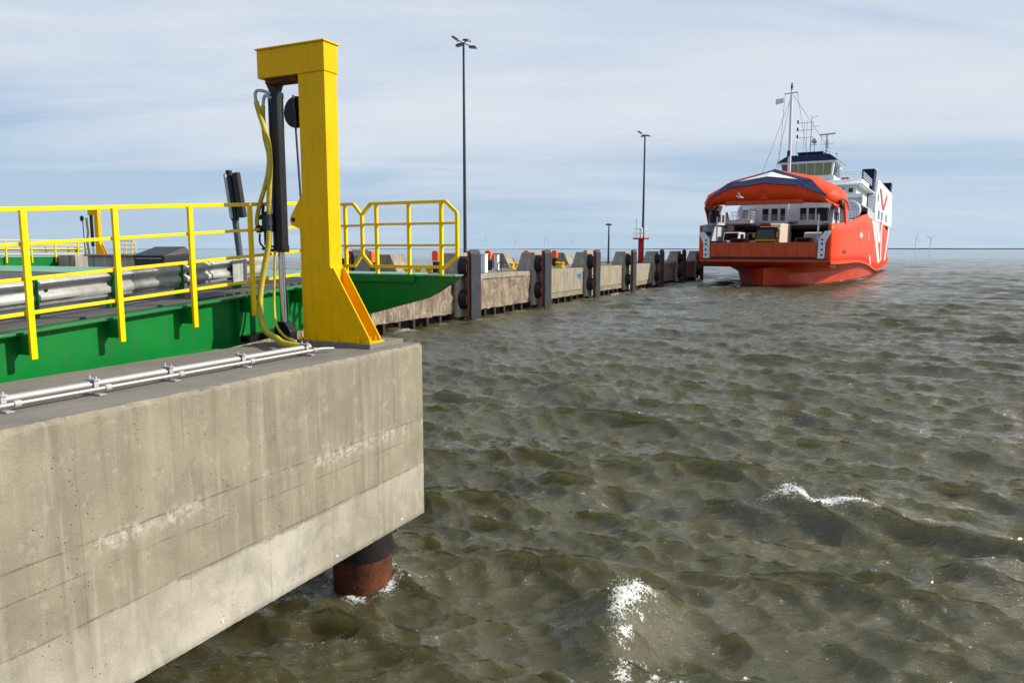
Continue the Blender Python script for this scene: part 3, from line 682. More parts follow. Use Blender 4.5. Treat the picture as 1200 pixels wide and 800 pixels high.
b = MB(); b.tube(spline([(CT + .02, CSS - .10, 6.33), (CT - .08, CSS - .13, 6.37), (CT - .155, CSS - .15, 6.375), (CT - .185, CSS - .155, 6.33), (CT - .165, CSS - .16, 6.22)]), .020, 10)
b.tube(spline([(CT + .02, CSS - .09, 6.28), (CT - .06, CSS - .12, 6.31), (CT - .085, CSS - .13, 6.20), (CT - .085, CSS - .13, 6.17)]), .020, 10)
b.build('pipe_elbow', 'galv', cy, smooth=50)
def hose(name, label, pts, r):
    P = spline(pts, 60); ln = [0]
    for a, c in zip(P, P[1:]): ln.append(ln[-1] + (c - a).length)
    tot = ln[-1]; n = int(tot / .0055); Q = []; rs = []; j = 0
    for i in range(n + 1):
        d = tot * i / n
        while j < len(P) - 2 and ln[j + 1] < d: j += 1
        f = (d - ln[j]) / max(1e-9, ln[j + 1] - ln[j]); Q.append(P[j].lerp(P[j + 1], min(1, f)))
        rs.append(r * (1.0 if (i % 5) else .86))
    bb = MB(); bb.tube(Q, rs, 12)
    o = bb.build(name, 'hose', None, 'Q', tuple(P[0]), smooth=80); tag(o, label, 'hose', 'yellow hydraulic hoses on the cylinder'); return o
SB = CSS - .165
hose('hydraulic_hose', 'yellow ribbed hose bowing right across the black cylinder into the round coupling',
     [(CT - .165, SB, 6.24), (CT - .12, SB - .01, 6.12), (CT - .03, SB - .03, 5.93), (CT + .05, SB - .04, 5.70), (CT + .065, SB - .04, 5.48), (CT + .03, SB - .03, 5.22), (CT - .02, SB, 4.98), (CT - .03, SB + .01, 4.84)], .033)
hose('hydraulic_hose', 'yellow ribbed hose swinging out left of the black cylinder to the side valve',
     [(CT - .085, SB + .03, 6.19), (CT - .09, SB + .03, 6.02), (CT - .07, SB + .025, 5.80), (CT - .02, SB + .03, 5.58), (CT + .0, SB - .01, 5.38), (CT - .05, SB - .03, 5.18), (CT - .15, SB - .02, 4.98), (CT - .225, SB, 4.82), (CT - .25, SB + .01, 4.70)], .029)
hose('hydraulic_hose', 'thick yellow ribbed hose drooping in a long bend down to the steel pipes',
     [(CT - .03, SB, 4.63), (CT - .045, SB - .02, 4.42), (CT - .10, SB - .05, 4.15), (CT - .14, SB - .08, 3.88), (CT - .135, SB - .11, 3.66), (CT - .07, SB - .16, 3.48), (CT + .10, SB - .26, 3.37), (CT + .42, SB - .42, 3.32), (-1.10, SB - .62, 3.305), (-.80, -1.46, 3.30), (-.66, -1.46, 3.30)], .038)
hose('hydraulic_hose', 'thinner yellow hose running behind the drooping hose in front of the chrome rod',
     [(CT - .0, SB + .05, 4.38), (CT - .02, SB + .05, 4.1), (CT - .03, SB + .04, 3.85), (CT - .0, SB + .0, 3.62), (CT + .10, SB - .08, 3.44), (CT + .38, SB - .25, 3.33), (-1.05, SB - .45, 3.30)], .017)
# round disc on a thin post behind the pillar
dk = thing('round_marker', 'black round disc on a thin steel rod behind the near yellow pillar', 'marker', 'Q', (-1.72, -.28, 3.9))
b = MB(); b.tube([(-1.70, -.30, 6.16), (-1.70, -.275, 6.16)], .20, 28); b.build('disc', 'black', dk)
b = MB(); b.tube([(-1.715, -.318, 6.37), (-1.70, -.31, 6.0), (-1.655, -.31, 5.03), (-1.62, -.31, 3.85)], .014, 8); b.build('rod', 'lampgrey', dk)

# ------------------------------------------------------------------ our linkspan ramp
def dz(s): return 3.62 + .068 * (s + 3.8)       # top of the ramp deck
lk = thing('linkspan_ramp', 'green steel ferry ramp with a dark road deck beside the near concrete block', 'ramp', 'Q', (-8, -4, 3.6))
GT = -2.17
def sl(b, t0, t1, s0, s1, a0, a1):     # box following the slope; a = offsets from dz
    b.hexa([(t0, s0, dz(s0) + a0), (t1, s0, dz(s0) + a0), (t1, s1, dz(s1) + a0), (t0, s1, dz(s1) + a0),
            (t0, s0, dz(s0) + a1), (t1, s0, dz(s0) + a1), (t1, s1, dz(s1) + a1), (t0, s1, dz(s1) + a1)])
b = MB(); sl(b, GT - .012, GT, -14, 1.0, -.60, -.03); b.build('girder_web', 'green', lk)
b = MB(); sl(b, GT - .20, GT + .10, -14, 1.0, -.03, -.006); b.build('top_flange', 'green', lk, bevel=.003)
b = MB(); sl(b, GT - .15, GT + .09, -14, 1.0, -.625, -.60); b.build('bottom_flange', 'green', lk, bevel=.003)
for s in (-1.05, -.15): 
    b = MB(); sl(b, GT, GT + .08, s, s + .012, -.60, -.03); b.build('web_stiffener', 'green', lk)
b = MB(); sl(b, -14.0, GT - .16, -14, 1.0, -.05, .012); b.build('road_deck', 'asphalt', lk)
b = MB(); sl(b, -14.35, -14.0, -14, 1.0, -.5, .06); b.build('far_kerb', 'pale_green', lk)
b = MB(); sl(b, -14, GT - .16, .985, 1.04, -.5, .02); b.build('end_beam', 'green', lk)
# hinged end flaps
for (t0, t1, s1) in ((-3.6, -1.75, 2.9), (-6.2, -3.8, 3.0), (-9.0, -6.4, 3.0), (-11.6, -9.2, 3.0), (-13.9, -11.8, 3.0)):
    b = MB(); z = dz(1)
    b.prism([(1.05, z + .01), (s1, z + .06), (s1, z + .03), (1.05, z - .22)], 0, t0, t1); b.build('end_flap', 'pale_green', lk)
# bracket wing out over the water
z = 4.03
b = MB(); b.prism([(-.07, z - .015), (-.10, z - .04), (-.45, z - .25), (-.62, z - .33), (-2.2, z - .74), (-2.2, z)], 1, 1.0, 1.16); b.build('side_wing', 'green', lk, bevel=.004)
b = MB(); b.box((-2.2, .97, z), (-.08, 1.20, z + .014)); b.build('wing_plate', 'pale_green', lk)
b = MB(); b.box((-2.16, .955, z - .10), (-.75, .998, z - .0)); b.build('wing_edge_beam', 'green', lk, bevel=.003)
# end of girder bracket behind cylinder
b = MB(); sl(b, GT + .0, GT + .12, -.95, -.35, -.60, -.52); b.build('lifting_lug', 'black', lk)

# guard rails
gr = thing('railing', 'long bright yellow four bar railing along the near side of the green ramp', 'railing', 'Q', (-1.5, -4, 3.5))
RT = -2.0
offs = (.18, .50, .825, 1.145)
for i, o_ in enumerate(offs):
    b = MB(); w = .022 if i < 3 else .027
    sl(b, RT - w / 1.6, RT + w / 1.6, -14, .25, o_ - w, o_ + w - .008); b.build('rail_bar', 'yellow_rail', gr, bevel=.004)
for s in (-7.42, -6.49, -5.56, -4.63, -3.70, -2.77, -1.82, -.90, .05):
    b = MB(); b.box((RT + .016, s - .030, dz(s) - .26), (RT + .052, s + .030, dz(s) + 1.13)); b.build('post', 'yellow_rail', gr, bevel=.004)
    b = MB(); b.box((GT, s - .03, dz(s) - .22), (RT + .016, s - .012, dz(s) - .05)); b.build('post_bracket', 'green', gr)
def frame_rail(name, label, outline, ax, depth, posts, rails, w=.042, foot=None):
    """chamfered tube frame: outline in (u,z), u along ax"""
    o = thing(name, label, 'railing', 'Q', ((outline[0][0], depth, outline[0][1]) if ax == 0 else (depth, outline[0][0], outline[0][1])), 'chamfered yellow rail frames at the ramp end')
    def P(u, z, k=0): return (u, depth + k, z) if ax == 0 else (depth + k, u, z)
    b = MB(); n = len(outline)
    for i in range(n):
        b.bar(P(*outline[i]), P(*outline[(i + 1) % n]), w, w)
        b.ball(P(*outline[i]), w * .56, 8)
    b.build('frame', 'yellow_rail', o)
    for u, z0, z1 in posts:
        b = MB(); b.bar(P(u, z0), P(u, z1), w * 1.05, w * 1.05); b.build('post', 'yellow_rail', o)
    for z, u0, u1 in rails:
        b = MB(); b.bar(P(u0, z), P(u1, z), w * .8, w * .8); b.build('rail_bar', 'yellow_rail', o)
    return o
zb = 4.15; zt = 5.06
frame_rail('railing', 'wide yellow rail frame with cut corners on the green wing over the water',
           [(-1.55, zt), (-.27, zt), (-.09, 4.90), (-.09, 4.30), (-.29, zb), (-1.55, zb), (-1.71, 4.32), (-1.71, 4.90)], 0, 1.05,
           [(-1.45, 4.03, zt), (-.885, 4.03, zt), (-.345, 4.03, zt)], [(4.76, -1.71, -.09), (4.455, -1.71, -.09)])
frame_rail('railing', 'narrow yellow rail frame just right of the pillar, half hidden behind it',
           [(-2.75, 5.07), (-1.92, 5.07), (-1.77, 4.90), (-1.77, 4.34), (-1.92, 4.15), (-2.75, 4.15)], 0, 1.13,
           [(-2.6, 4.0, 5.07), (-2.08, 4.0, 5.07)], [(4.75, -2.75, -1.77), (4.45, -2.75, -1.77)])

# crash barrier along the deck
cb = thing('crash_barrier', 'galvanised corrugated crash barrier on green posts along the ramp roadway', 'crash barrier', 'Q', (-2.3, -4, 3.7))
prof = [(0, -.155), (.015, -.15), (.015, -.115), (.055, -.095), (.055, -.045), (.015, -.012), (.015, .012), (.055, .045), (.055, .095), (.015, .115), (.015, .15), (0, .155)]
BT = -2.8
for k, (s0, s1) in enumerate(((-14, -7.05), (-7.1, -4.4), (-4.5, -1.9), (-2.0, .15))):
    b = MB(); rows = []
    off = .004 * (k % 2)
    for s in (s0, s1):
        rows.append([(BT + u + off, s, dz(s) + .29 + v) for u, v in prof])
    b.grid(rows); b.build('barrier_beam', 'galv', cb, thick=.004, smooth=20)
for s in (-7.0, -5.9, -4.6, -3.13, -2.25, -1.3, -.35):
    b = MB(); b.box((BT - .08, s - .035, dz(s)), (BT - .004, s + .035, dz(s) + .43)); b.box((BT + .02, s - .035, dz(s) + .01), (BT + .10, s - .028, dz(s) + .44))
    b.box((BT - .02, s - .035, dz(s) + .005), (BT + .10, s + .035, dz(s) + .012))
    b.build('barrier_post', 'green', cb)
    b = MB(); b.tube([(BT + .012, s + .10, dz(s) + .30), (BT + .03, s + .10, dz(s) + .30)], .018, 8); b.build('bolt', 'black', cb)
b = MB(); b.box((BT + .085, -.52, dz(-.5) + .08), (BT + .10, -.26, dz(-.5) + .42)); b.build('end_plate', 'galv', cb, bevel=.01)

# raised black ram beyond the rail
rm = thing('hydraulic_ram', 'short black hydraulic ram leaning on the ramp deck left of the tall cylinder', 'hydraulic ram', 'Q', (-5.9, 2.6, 3.9))
def at(t0, z0, t1, z1, z): f = (z - z0) / (z1 - z0); return t0 + (t1 - t0) * f
b = MB(); b.tube([(-5.86, 2.6, 4.95), (-5.97, 2.6, 5.83)], .075, 18); b.tube([(-5.97, 2.6, 5.83), (-5.975, 2.6, 5.88)], .06, 12); b.build('barrel', 'black', rm, smooth=50)
b = MB(); b.tube([(-5.85, 2.50, 4.98), (-5.97, 2.50, 5.80)], .03, 10); b.build('oil_pipe', 'galv', rm, smooth=50)
b = MB(); b.bar((-5.66, 2.6, 5.0), (-5.79, 2.6, 5.83), .13, .10, up=(0, 1, 0)); b.build('flat_arm', 'black', rm, bevel=.01)
b = MB(); b.tube([(-5.78, 2.6, 4.25), (-5.86, 2.6, 4.96)], .06, 14); b.build('rod', 'lampgrey', rm, smooth=50)
b = MB(); b.box((-5.95, 2.5, 4.06), (-5.62, 2.72, 4.27)); b.build('foot', 'galv', rm, bevel=.01)

# grit bin and low quay wall beyond the deck
lw = thing('quay_wall', 'low brown concrete quay wall beyond the ramp deck, behind the black bin', 'wall', 'Q', (-25.3, 14.7, 0))
b = MB(); b.box((-26.9, 14.0, -1), (-23.7, 15.5, 4.09)); b.build('wall_body', 'concrete_buttress', lw, bevel=.04)
b = MB(); b.box((-27.0, 13.9, 4.09), (-23.6, 15.6, 4.17)); b.build('coping', 'concrete_cap', lw, bevel=.02)
x0, x1, bs, bz = -13.25, -12.02, 6.0, 3.74
gb = thing('grit_bin', 'black lidded storage bin with a sloping lid beyond the far edge of the ramp', 'bin', 'Q', (-12.6, bs, bz))
b = MB(); b.hexa([(x0 + .04, bs, bz), (x1 - .04, bs, bz), (x1 - .04, bs + .8, bz), (x0 + .04, bs + .8, bz), (x0, bs - .03, bz + .47), (x1, bs - .03, bz + .47), (x1, bs + .85, bz + .52), (x0, bs + .85, bz + .52)]); b.build('tub', 'bin', gb, bevel=.02)
b = MB(); b.hexa([(x0 - .03, bs - .08, bz + .46), (x1 + .03, bs - .08, bz + .46), (x1 + .03, bs + .88, bz + .52), (x0 - .03, bs + .88, bz + .52), (x0 + .02, bs - .05, bz + .50), (x1 - .02, bs - .05, bz + .50), (x1 - .02, bs + .70, bz + .74), (x0 + .02, bs + .70, bz + .74)]); b.build('lid', 'bin', gb, bevel=.03)
b = MB(); b.box((x0 + .1, bs - .045, bz + .40), (x1 - .1, bs - .02, bz + .43)); b.build('rim_strip', 'galv', gb)
b = MB(); b.box((-14.6, 5.4, -1), (-11.3, 7.9, bz)); tag(b.build('concrete_plinth', 'concrete_buttress', None, 'Q', (-13, 6.5, 0), bevel=.04), 'low concrete plinth under the black lidded bin', 'plinth')

# ------------------------------------------------------------------ second berth far to the left
FX, FY, FZ = -29.9, 54.0, 4.0   # world foot of the far pillar
def W2Q(x, y, z):
    a, c = x - C0[0], y - C0[1]; return (a * CS - c * SN, a * SN + c * CS, z)
fq = W2Q(FX, FY, FZ)
fb = thing('concrete_abutment', 'small far concrete block under the distant yellow pillar seen through the railing', 'concrete block', 'Q', (fq[0], fq[1], 0))
b = MB(); b.box((fq[0] - .75, fq[1] - 2.6, 1.0), (fq[0] + 1.1, fq[1] + .9, 4.0)); b.box((fq[0] - .6, fq[1] - 2.3, -2), (fq[0] + .4, fq[1] - .2, 1.0)); b.build('block', 'concrete_buttress', fb, bevel=.05)
fp = thing('lifting_pillar', 'distant yellow gantry pillar at the second berth seen between the railing posts', 'pillar', 'Q', fq)
b = MB(); b.box((fq[0] - .20, fq[1] - .12, 4), (fq[0] + .22, fq[1] + .12, 6.85)); b.build('column', 'yellow', fp, bevel=.01)
b = MB(); b.box((fq[0] - .84, fq[1] - .13, 6.85), (fq[0] + .235, fq[1] + .13, 7.20)); b.build('arm', 'yellow', fp, bevel=.01)
for s in (-.11, .11):
    b = MB(); b.prism([(fq[0] + .22, 4.9), (fq[0] + .78, 4.03), (fq[0] + .78, 4.0), (fq[0] + .22, 4.0)], 1, fq[1] + s - .01, fq[1] + s + .01); b.build('gusset', 'yellow', fp)
fc = thing('hydraulic_cylinder', 'distant black hydraulic cylinder under the arm of the far yellow pillar', 'hydraulic cylinder', 'Q', (fq[0] - .65, fq[1], 3.4))
b = MB(); b.tube([(fq[0] - .65, fq[1], 4.6), (fq[0] - .65, fq[1], 6.85)], .11, 14); b.build('barrel', 'black', fc, smooth=50)
b = MB(); b.tube([(fq[0] - .65, fq[1], 3.4), (fq[0] - .65, fq[1], 4.6)], .05, 10); b.build('rod', 'chrome', fc, smooth=50)
fd = thing('round_marker', 'distant black round disc on a thin rod left of the far cylinder', 'marker', 'Q', (fq[0] - 1.2, fq[1] - .3, 3.6))
b = MB(); b.tube([(fq[0] - 1.2, fq[1] - .35, 6.6), (fq[0] - 1.2, fq[1] - .32, 6.6)], .21, 18); b.build('disc', 'black', fd)
b = MB(); b.tube([(fq[0] - 1.2, fq[1] - .30, 6.75), (fq[0] - 1.1, fq[1] - .30, 3.7)], .03, 6); b.build('rod', 'lampgrey', fd)
for q, (off, lbl) in enumerate(((0, 'distant yellow hose hanging left of the far cylinder'), (.12, 'distant yellow hose close against the far black cylinder'))):
    P = spline([(fq[0] - .95 + off, fq[1] - .2, 6.65), (fq[0] - .86 + off, fq[1] - .25, 6.1), (fq[0] - .80 + off, fq[1] - .25, 5.6), (fq[0] - .95 + off, fq[1] - .25, 5.0), (fq[0] - .85 + off, fq[1] - .25, 4.2), (fq[0] - .75 + off, fq[1] - .3, 3.6)])
    b = MB(); b.tube(P, .04, 8); tag(b.build('hydraulic_hose', 'hose', None, 'Q', tuple(P[0]), smooth=60), lbl, 'hose', 'yellow hydraulic hoses at the far berth')
fr = thing('linkspan_ramp', 'distant green ferry ramp at the second berth far left', 'ramp', 'Q', (fq[0] - 4, fq[1] - 4, 3))
t0 = fq[0] - .95
b = MB(); b.box((t0 - .1, fq[1] - 24, 3.1), (t0, fq[1] + 1.6, 3.85)); b.build('girder_web', 'green', fr)
b = MB(); b.box((t0 - 12, fq[1] - 24, 3.86), (t0 + .08, fq[1] + 1.6, 3.92)); b.build('road_deck', 'pale_green', fr)
b = MB(); b.prism([(t0 - .1, 3.9), (t0 + 1.9, 3.88), (t0 + 1.3, 3.6), (t0 - .1, 3.3)], 1, fq[1] + 1.6, fq[1] + 2.3); b.build('side_wing', 'green', fr)
fg = thing('railing', 'distant thin yellow railing along the far green ramp', 'railing', 'Q', (t0, fq[1] - 8, 3.9))
for z in (4.1, 4.42, 4.72, 5.02):
    b = MB(); b.box((t0 + .1, fq[1] - 24, z - .025), (t0 + .15, fq[1] - .3, z + .025)); b.build('rail_bar', 'yellow_rail', fg)
for i in range(14):
    s = fq[1] - 22.5 + i * 1.65
    b = MB(); b.box((t0 + .14, s - .04, 3.5), (t0 + .20, s + .04, 5.02)); b.build('post', 'yellow_rail', fg)
fbr = MB(); rows = []
for s in (fq[1] - 24, fq[1] - .5): rows.append([(t0 - .5 + u, s, 4.35 + v) for u, v in prof])
fbr.grid(rows); tag(fbr.build('crash_barrier', 'galv', None, 'Q', (t0 - .5, fq[1] - 8, 4.35), thick=.01), 'distant galvanised crash barrier on the far ramp', 'crash barrier')
q1 = [(fq[0] - .6, 5.0), (fq[0] + 1.4, 5.0), (fq[0] + 1.65, 4.8), (fq[0] + 1.65, 4.2), (fq[0] + 1.4, 4.05), (fq[0] - .6, 4.05)]
frame_rail('railing', 'distant yellow rail frame right of the far yellow pillar', [(u, z) for u, z in q1], 0, fq[1] + 1.7,
           [(fq[0] + .6, 3.9, 5.0), (fq[0] + 1.3, 3.9, 5.0)], [(4.7, fq[0] - .6, fq[0] + 1.65), (4.38, fq[0] - .6, fq[0] + 1.65)], w=.055)

# ------------------------------------------------------------------ long pier with fenders
PF = -17.75          # face of the pier wall
PTP = 2.80
pr = thing('pier', 'long concrete pier with a crumbling sea wall running out to the ferry', 'pier', 'Q', (-20, 50, 0))
PS = [13.0]
FS = [9.5 + 11.3 * k for k in range(0, 9)]      # fender stations 9.5, 20.8, 32.1 ...
b = MB()
def facex(s, z, amp_):
    n = mnoise.fractal(Vector((s * .9, z * 1.4, 3.3)), .8, 2.0, 5)
    return PF + amp_ * n
s_edges = [(10.0, 32), (32, 46), (46, 57), (57, 68), (68, 80), (80, 103)]
for k, (s0, s1) in enumerate(s_edges):
    am = .15 if s0 < 46 else .03
    rows = []
    nn = int((s1 - s0) / .22); nz2 = 11
    for j in range(nz2 + 1):
        z = .50 + (PTP - .32 - .50) * j / nz2
        rows.append([(facex(s0 + .03 + (s1 - s0 - .06) * i / nn, z, am) - (.06 if am > .05 else 0), s0 + .03 + (s1 - s0 - .06) * i / nn, z + (.08 * mnoise.noise(Vector((i * .4, 0, k))) if j == 0 else 0)) for i in range(nn + 1)])
    b.grid(rows)
b.box((-26.4, 10, .50), (PF - .16, 103, PTP - .33))
b.build('sea_wall', 'concrete_pier', pr, smooth=30)
for k, (s0, s1) in enumerate(s_edges):
    b = MB(); b.box((PF - .6, s0 + .02, PTP - .33), (PF + .05, s1 - .02, PTP)); b.build('coping', 'concrete_cap', pr, bevel=.03)
b = MB(); b.box((-26.5, 10, PTP - .34), (PF - .6, 103, PTP - .01)); b.build('pier_deck', 'concrete_top', pr)
b = MB(); b.box((-26.0, 10.1, -3), (PF - .9, 102.8, .5)); b.build('foundation', 'dark', pr)  # near-black colour stands in for shade under the overhanging wall
npile = 62
for i in range(npile):
    s = 14 + i * 1.42
    b = MB(); b.box((PF - .35, s - .11, -2), (PF - .05, s + .11, .52)); b.build('sheet_pile', 'antifoul', pr)
# lighter renewed wall panels
for (s0, s1) in ((44.4, 53.3), (55.4, 64.6), (66.6, 76)):
    b = MB(); b.box((PF - .05, s0, .95), (PF + .06, s1, PTP - .30)); b.build('wall_panel', 'concrete_cap', pr, bevel=.02)
b = MB(); b.add([(PF + .065, 51.9, 2.28), (PF + .065, 53.2, 2.28), (PF + .065, 52.6, 1.75)], [(0, 1, 2)]); b.build('painted_triangle', 'blue', pr, thick=.01)

ordn = ['fender behind the left edge of the rail frame', 'fender at the tip of the green wing, nearest fully visible',
        'second fully visible fender counted from the green wing', 'third fully visible fender counted from the green wing', 'fourth fender from the green wing, left of the red beacon',
        'fifth fully visible fender, right of the red beacon', 'shaded fender next to the ferry bow', 'farthest fender tucked beside the ferry hull']
def make_buttress(s, label):
    o = thing('concrete_buttress', label, 'buttress', 'Q', (-17.5, s, PTP), 'concrete buttresses along the pier edge')
    b = MB(); b.prism([(-18.95, PTP), (-17.45, PTP), (-17.45, 4.17), (-18.5, 4.17)], 1, s - .95, s + .75); b.build('upstand', 'concrete_buttress', o, bevel=.04)
    b = MB(); b.box((PF - .02, s - .95, .25), (-17.45, s + .75, PTP)); b.build('pilaster', 'concrete_buttress', o, bevel=.03)
    return o
def make_fender(s, label):
    o = thing('pier_fender', label, 'fender', 'Q', (-17.0, s, 2.0), 'fender panels along the pier')
    b = MB(); b.box((-16.86, s - .62, .10), (-16.72, s + .62, 4.10)); b.prism([(-16.86, 4.10), (-16.72, 4.10), (-16.86, 4.38)], 1, s - .62, s + .62); b.build('facing_panel', 'panel', o, bevel=.015)
    b = MB(); b.box((-17.0, s - .63, .12), (-16.865, s - .50, 4.30)); b.box((-17.0, s + .50, .12), (-16.865, s + .63, 4.30)); b.box((-16.95, s - .7, .8), (-16.865, s + .7, 1.8)); b.box((-16.95, s - .7, 2.9), (-16.865, s + .7, 3.9)); b.build('steel_frame', 'redsteel', o)
    for z in (1.35, 3.30):
        b = MB(); b.tube([(-17.45, s - .42, z), (-17.30, s - .42, z), (-17.02, s - .42, z), (-16.95, s - .42, z)], [.62, .60, .46, .46], 20); b.build('rubber_cone', 'rubber', o, smooth=40)
    for z0, z1 in ((2.75, 2.0), (3.95, 3.4)):
        b = MB(); b.bar((-17.44, s - .55, z0), (-17.0, s - .7, z1), .04); b.build('chain', 'rust', o)
    return o
bt0 = make_buttress(FS[1], 'concrete buttress behind the ' + ordn[0]); fe0 = make_fender(FS[1], 'dark upright ' + ordn[0])
for i in range(2, 9):
    dup(bt0, 'Q', (-17.5, FS[i], PTP), 'concrete buttress behind the ' + ordn[i - 1])
    dup(fe0, 'Q', (-17.0, FS[i], 2.0), 'dark upright ' + ordn[i - 1])
# rear buttresses on the far edge
rb = None
for k, (s, lb) in enumerate(((34.0, 'pale far edge buttress seen through the wide yellow rail frame'), (50.9, 'pale far edge buttress right of the thin white cabinet'), (65.0, 'pale far edge buttress beyond the small yellow bollard'))):
    if rb is None:
        rb = thing('concrete_buttress', lb, 'buttress', 'Q', (-25, s, PTP), 'concrete buttresses on the far pier edge')
        b = MB(); b.prism([(-25.6, PTP - .01), (-23.2, PTP - .01), (-23.8, 4.05), (-25.6, 4.05)], 1, s - .9, s + .7); b.build('upstand', 'concrete_cap', rb, bevel=.04)
    else: dup(rb, 'Q', (-25, s, PTP), lb)
# life-saving posts: orange housing on a dark post
def px_to_s(px, t):   # station where the line x=t passes the given bearing
    u = (px - 600) / 867.0
    # world X = C0x + t*CS + s*SN ; Y = C0y - t*SN + s*CS ; X = u*Y
    return (u * (C0[1] - t * SN) - (C0[0] + t * CS)) / (SN - u * CS)
lf = None
for px, t, lb in ((413.5, -22, 'orange box on a dark post seen behind the narrow rail frame'), (435.5, -22.5, 'orange box on a dark post seen inside the wide rail frame, left part'), (512, -22.0, 'orange box on a dark post seen through the right end of the wide rail frame'),
                  (573, -21.5, 'orange box on a dark post right of the tall white cabinet'), (617.5, -22.5, 'small orange box just above the second visible buttress'), (650, -22, 'orange box on a dark post left of the far pale buttress'),
                  (686, -22.5, 'orange box above the buttress left of the blue triangle')):
    s = px_to_s(px, t); hh = 4.30 if px < 600 else 4.26
    if lf is None:
        lf = thing('lifebuoy_post', lb, 'lifebuoy post', 'Q', (t, s, PTP), 'orange boxes on posts along the pier'); base = lf
        b = MB(); b.box((t - .18, s - .2, PTP), (t + .18, s + .2, 3.55)); b.build('post', 'black', lf)
        b = MB(); b.prism([(t - .24, 3.6), (t + .24, 3.6), (t + .24, 4.2), (t + .15, 4.30), (t - .15, 4.30), (t - .24, 4.2)], 1, s - .22, s + .22); b.build('housing', 'orange', lf, bevel=.03)
    else: dup(lf, 'Q', (t, s, PTP), lb)
# cabinets
def cabinet(px, t, w, h, lb):
    s = px_to_s(px, t); o = thing('electric_cabinet', lb, 'cabinet', 'Q', (t, s, PTP))
    b = MB(); b.box((t - w / 2, s - w / 2, PTP), (t + w / 2, s + w / 2, PTP + h)); b.build('body', 'white', o, bevel=.01)
    b = MB(); b.box((t - w / 2 - .03, s - w / 2 - .03, PTP + h), (t + w / 2 + .03, s + w / 2 + .03, PTP + h + .04)); b.build('roof_plate', 'white', o)
    b = MB(); b.box((t - w / 2 + .04, s - w / 2 - .012, PTP + .06), (t + w / 2 - .04, s - w / 2 - .002, PTP + h - .06)); b.build('door', 'white', o, bevel=.004)
cabinet(567, -18.9, .42, 1.25, 'tall white cabinet on the pier beside the nearest visible fender')
cabinet(582, -21.0, .32, 1.15, 'thin white cabinet left of the pale far buttress')
# bollards
bo = None
for px, t, lb in ((478, -19.6, 'yellow bollard on the pier seen low inside the wide rail frame, leftmost'), (490, -20.0, 'yellow bollard on the pier low inside the wide rail frame, middle one'), (503, -19.6, 'yellow bollard on the pier low inside the wide rail frame, rightmost'),
                  (600, -21.5, 'yellow bollard left of a twin one by the pale buttress'), (605.5, -21.5, 'yellow bollard nearest the left of the second visible buttress'), (653, -20.2, 'yellow bollard in front of the orange box on the pier'), (658, -19.0, 'low yellow bollard on the pier edge left of the third visible fender')):
    s = px_to_s(px, t)
    if bo is None:
        bo = thing('mooring_bollard', lb, 'bollard', 'Q', (t, s, PTP), 'yellow bollards on the pier')
        b = MB(); b.tube([(t, s, PTP), (t, s, PTP + .10), (t, s, PTP + .12), (t, s, PTP + .34), (t, s, PTP + .36), (t, s, PTP + .46), (t, s, PTP + .5)], [.30, .30, .16, .15, .24, .24, .12], 14); b.build('post', 'yellow', bo, smooth=40)
    else: dup(bo, 'Q', (t, s, PTP), lb)
# ladder handrail
s = px_to_s(587, -18.1)
o = thing('ladder_handrail', 'dark curved ladder handrail at the pier edge right of the white cabinets', 'handrail', 'Q', (-18.1, s, PTP))
for ds in (0, .55):
    b = MB(); b.tube(spline([(-18.35, s + ds, PTP), (-18.35, s + ds, PTP + .55), (-18.15, s + ds, PTP + .72), (-17.85, s + ds, PTP + .60), (-17.72, s + ds, PTP + .3)], 6), .035, 8); b.build('rail_hoop', 'lampgrey', o)

# lamp masts
def lamp(px, t, ztop, heads, lb, hs=1.0, r=.13):
    s = px_to_s(px, t); o = thing('lamp_mast', lb, 'lamp mast', 'Q', (t, s, PTP), 'lamp masts on the pier')
    b = MB(); b.tube([(t, s, PTP), (t, s, (PTP + ztop) / 2), (t, s, ztop)], [r, r * .8, r * .55], 14); b.build('mast', 'lampgrey', o, smooth=60)
    b = MB(); b.tube([(t, s, PTP), (t, s, PTP + .05)], r * 1.9, 12); b.build('base_flange', 'lampgrey', o)
    for (dx, dy, dzz, tilt, az) in heads:
        b = MB(); c = Vector((t + dx * hs, s + dy * hs, ztop + dzz * hs)); Rm = Matrix.Rotation(az, 3, 'Z') @ Matrix.Rotation(tilt, 3, 'Y')
        vs = []
        for z_ in (-.09, .09):
            sc_ = 1.0 if z_ < 0 else .72
            for a_, b_ in ((-.34, -.26), (.34, -.26), (.34, .26), (-.34, .26)): vs.append(c + Rm @ Vector((a_ * sc_, b_ * sc_, z_)) * hs)
        b.hexa(vs); hd = b.build('floodlight', 'lampgrey', o, bevel=.02)
        b = MB(); vs = [c + Rm @ Vector((a_, b_, -.095)) * hs for a_, b_ in ((-.3, -.22), (.3, -.22), (.3, .22), (-.3, .22))]
        b.add(vs, [(0, 1, 2, 3)]); b.build('lens', 'lens', hd)
        b = MB(); b.bar((t, s, ztop - .05), c + Vector((0, 0, .0)), .06 * hs); b.build('bracket_arm', 'lampgrey', o)
lamp(545.5, -20, 17.95, [(-.62, -.3, .32, .6, .3), (-.55, .3, -.05, -.15, 0), (.50, -.3, .05, .25, -.2), (.68, .4, -.35, .1, .2)], 'tallest black lamp mast with four floodlights, nearest on the pier', .78, .125)
lamp(751.8, -20.2, 17.95, [(-.62, -.3, .35, .6, .3), (-.3, .3, -.05, -.15, 0), (.50, -.3, -.15, .25, -.2)], 'tall lamp mast with clustered floodlights beside the red beacon', .9, .16)
lamp(712.3, -21, 7.0, [(0, 0, .08, 0, 0)], 'short single headed lamp mast between the two tall ones', 1.0, .12)
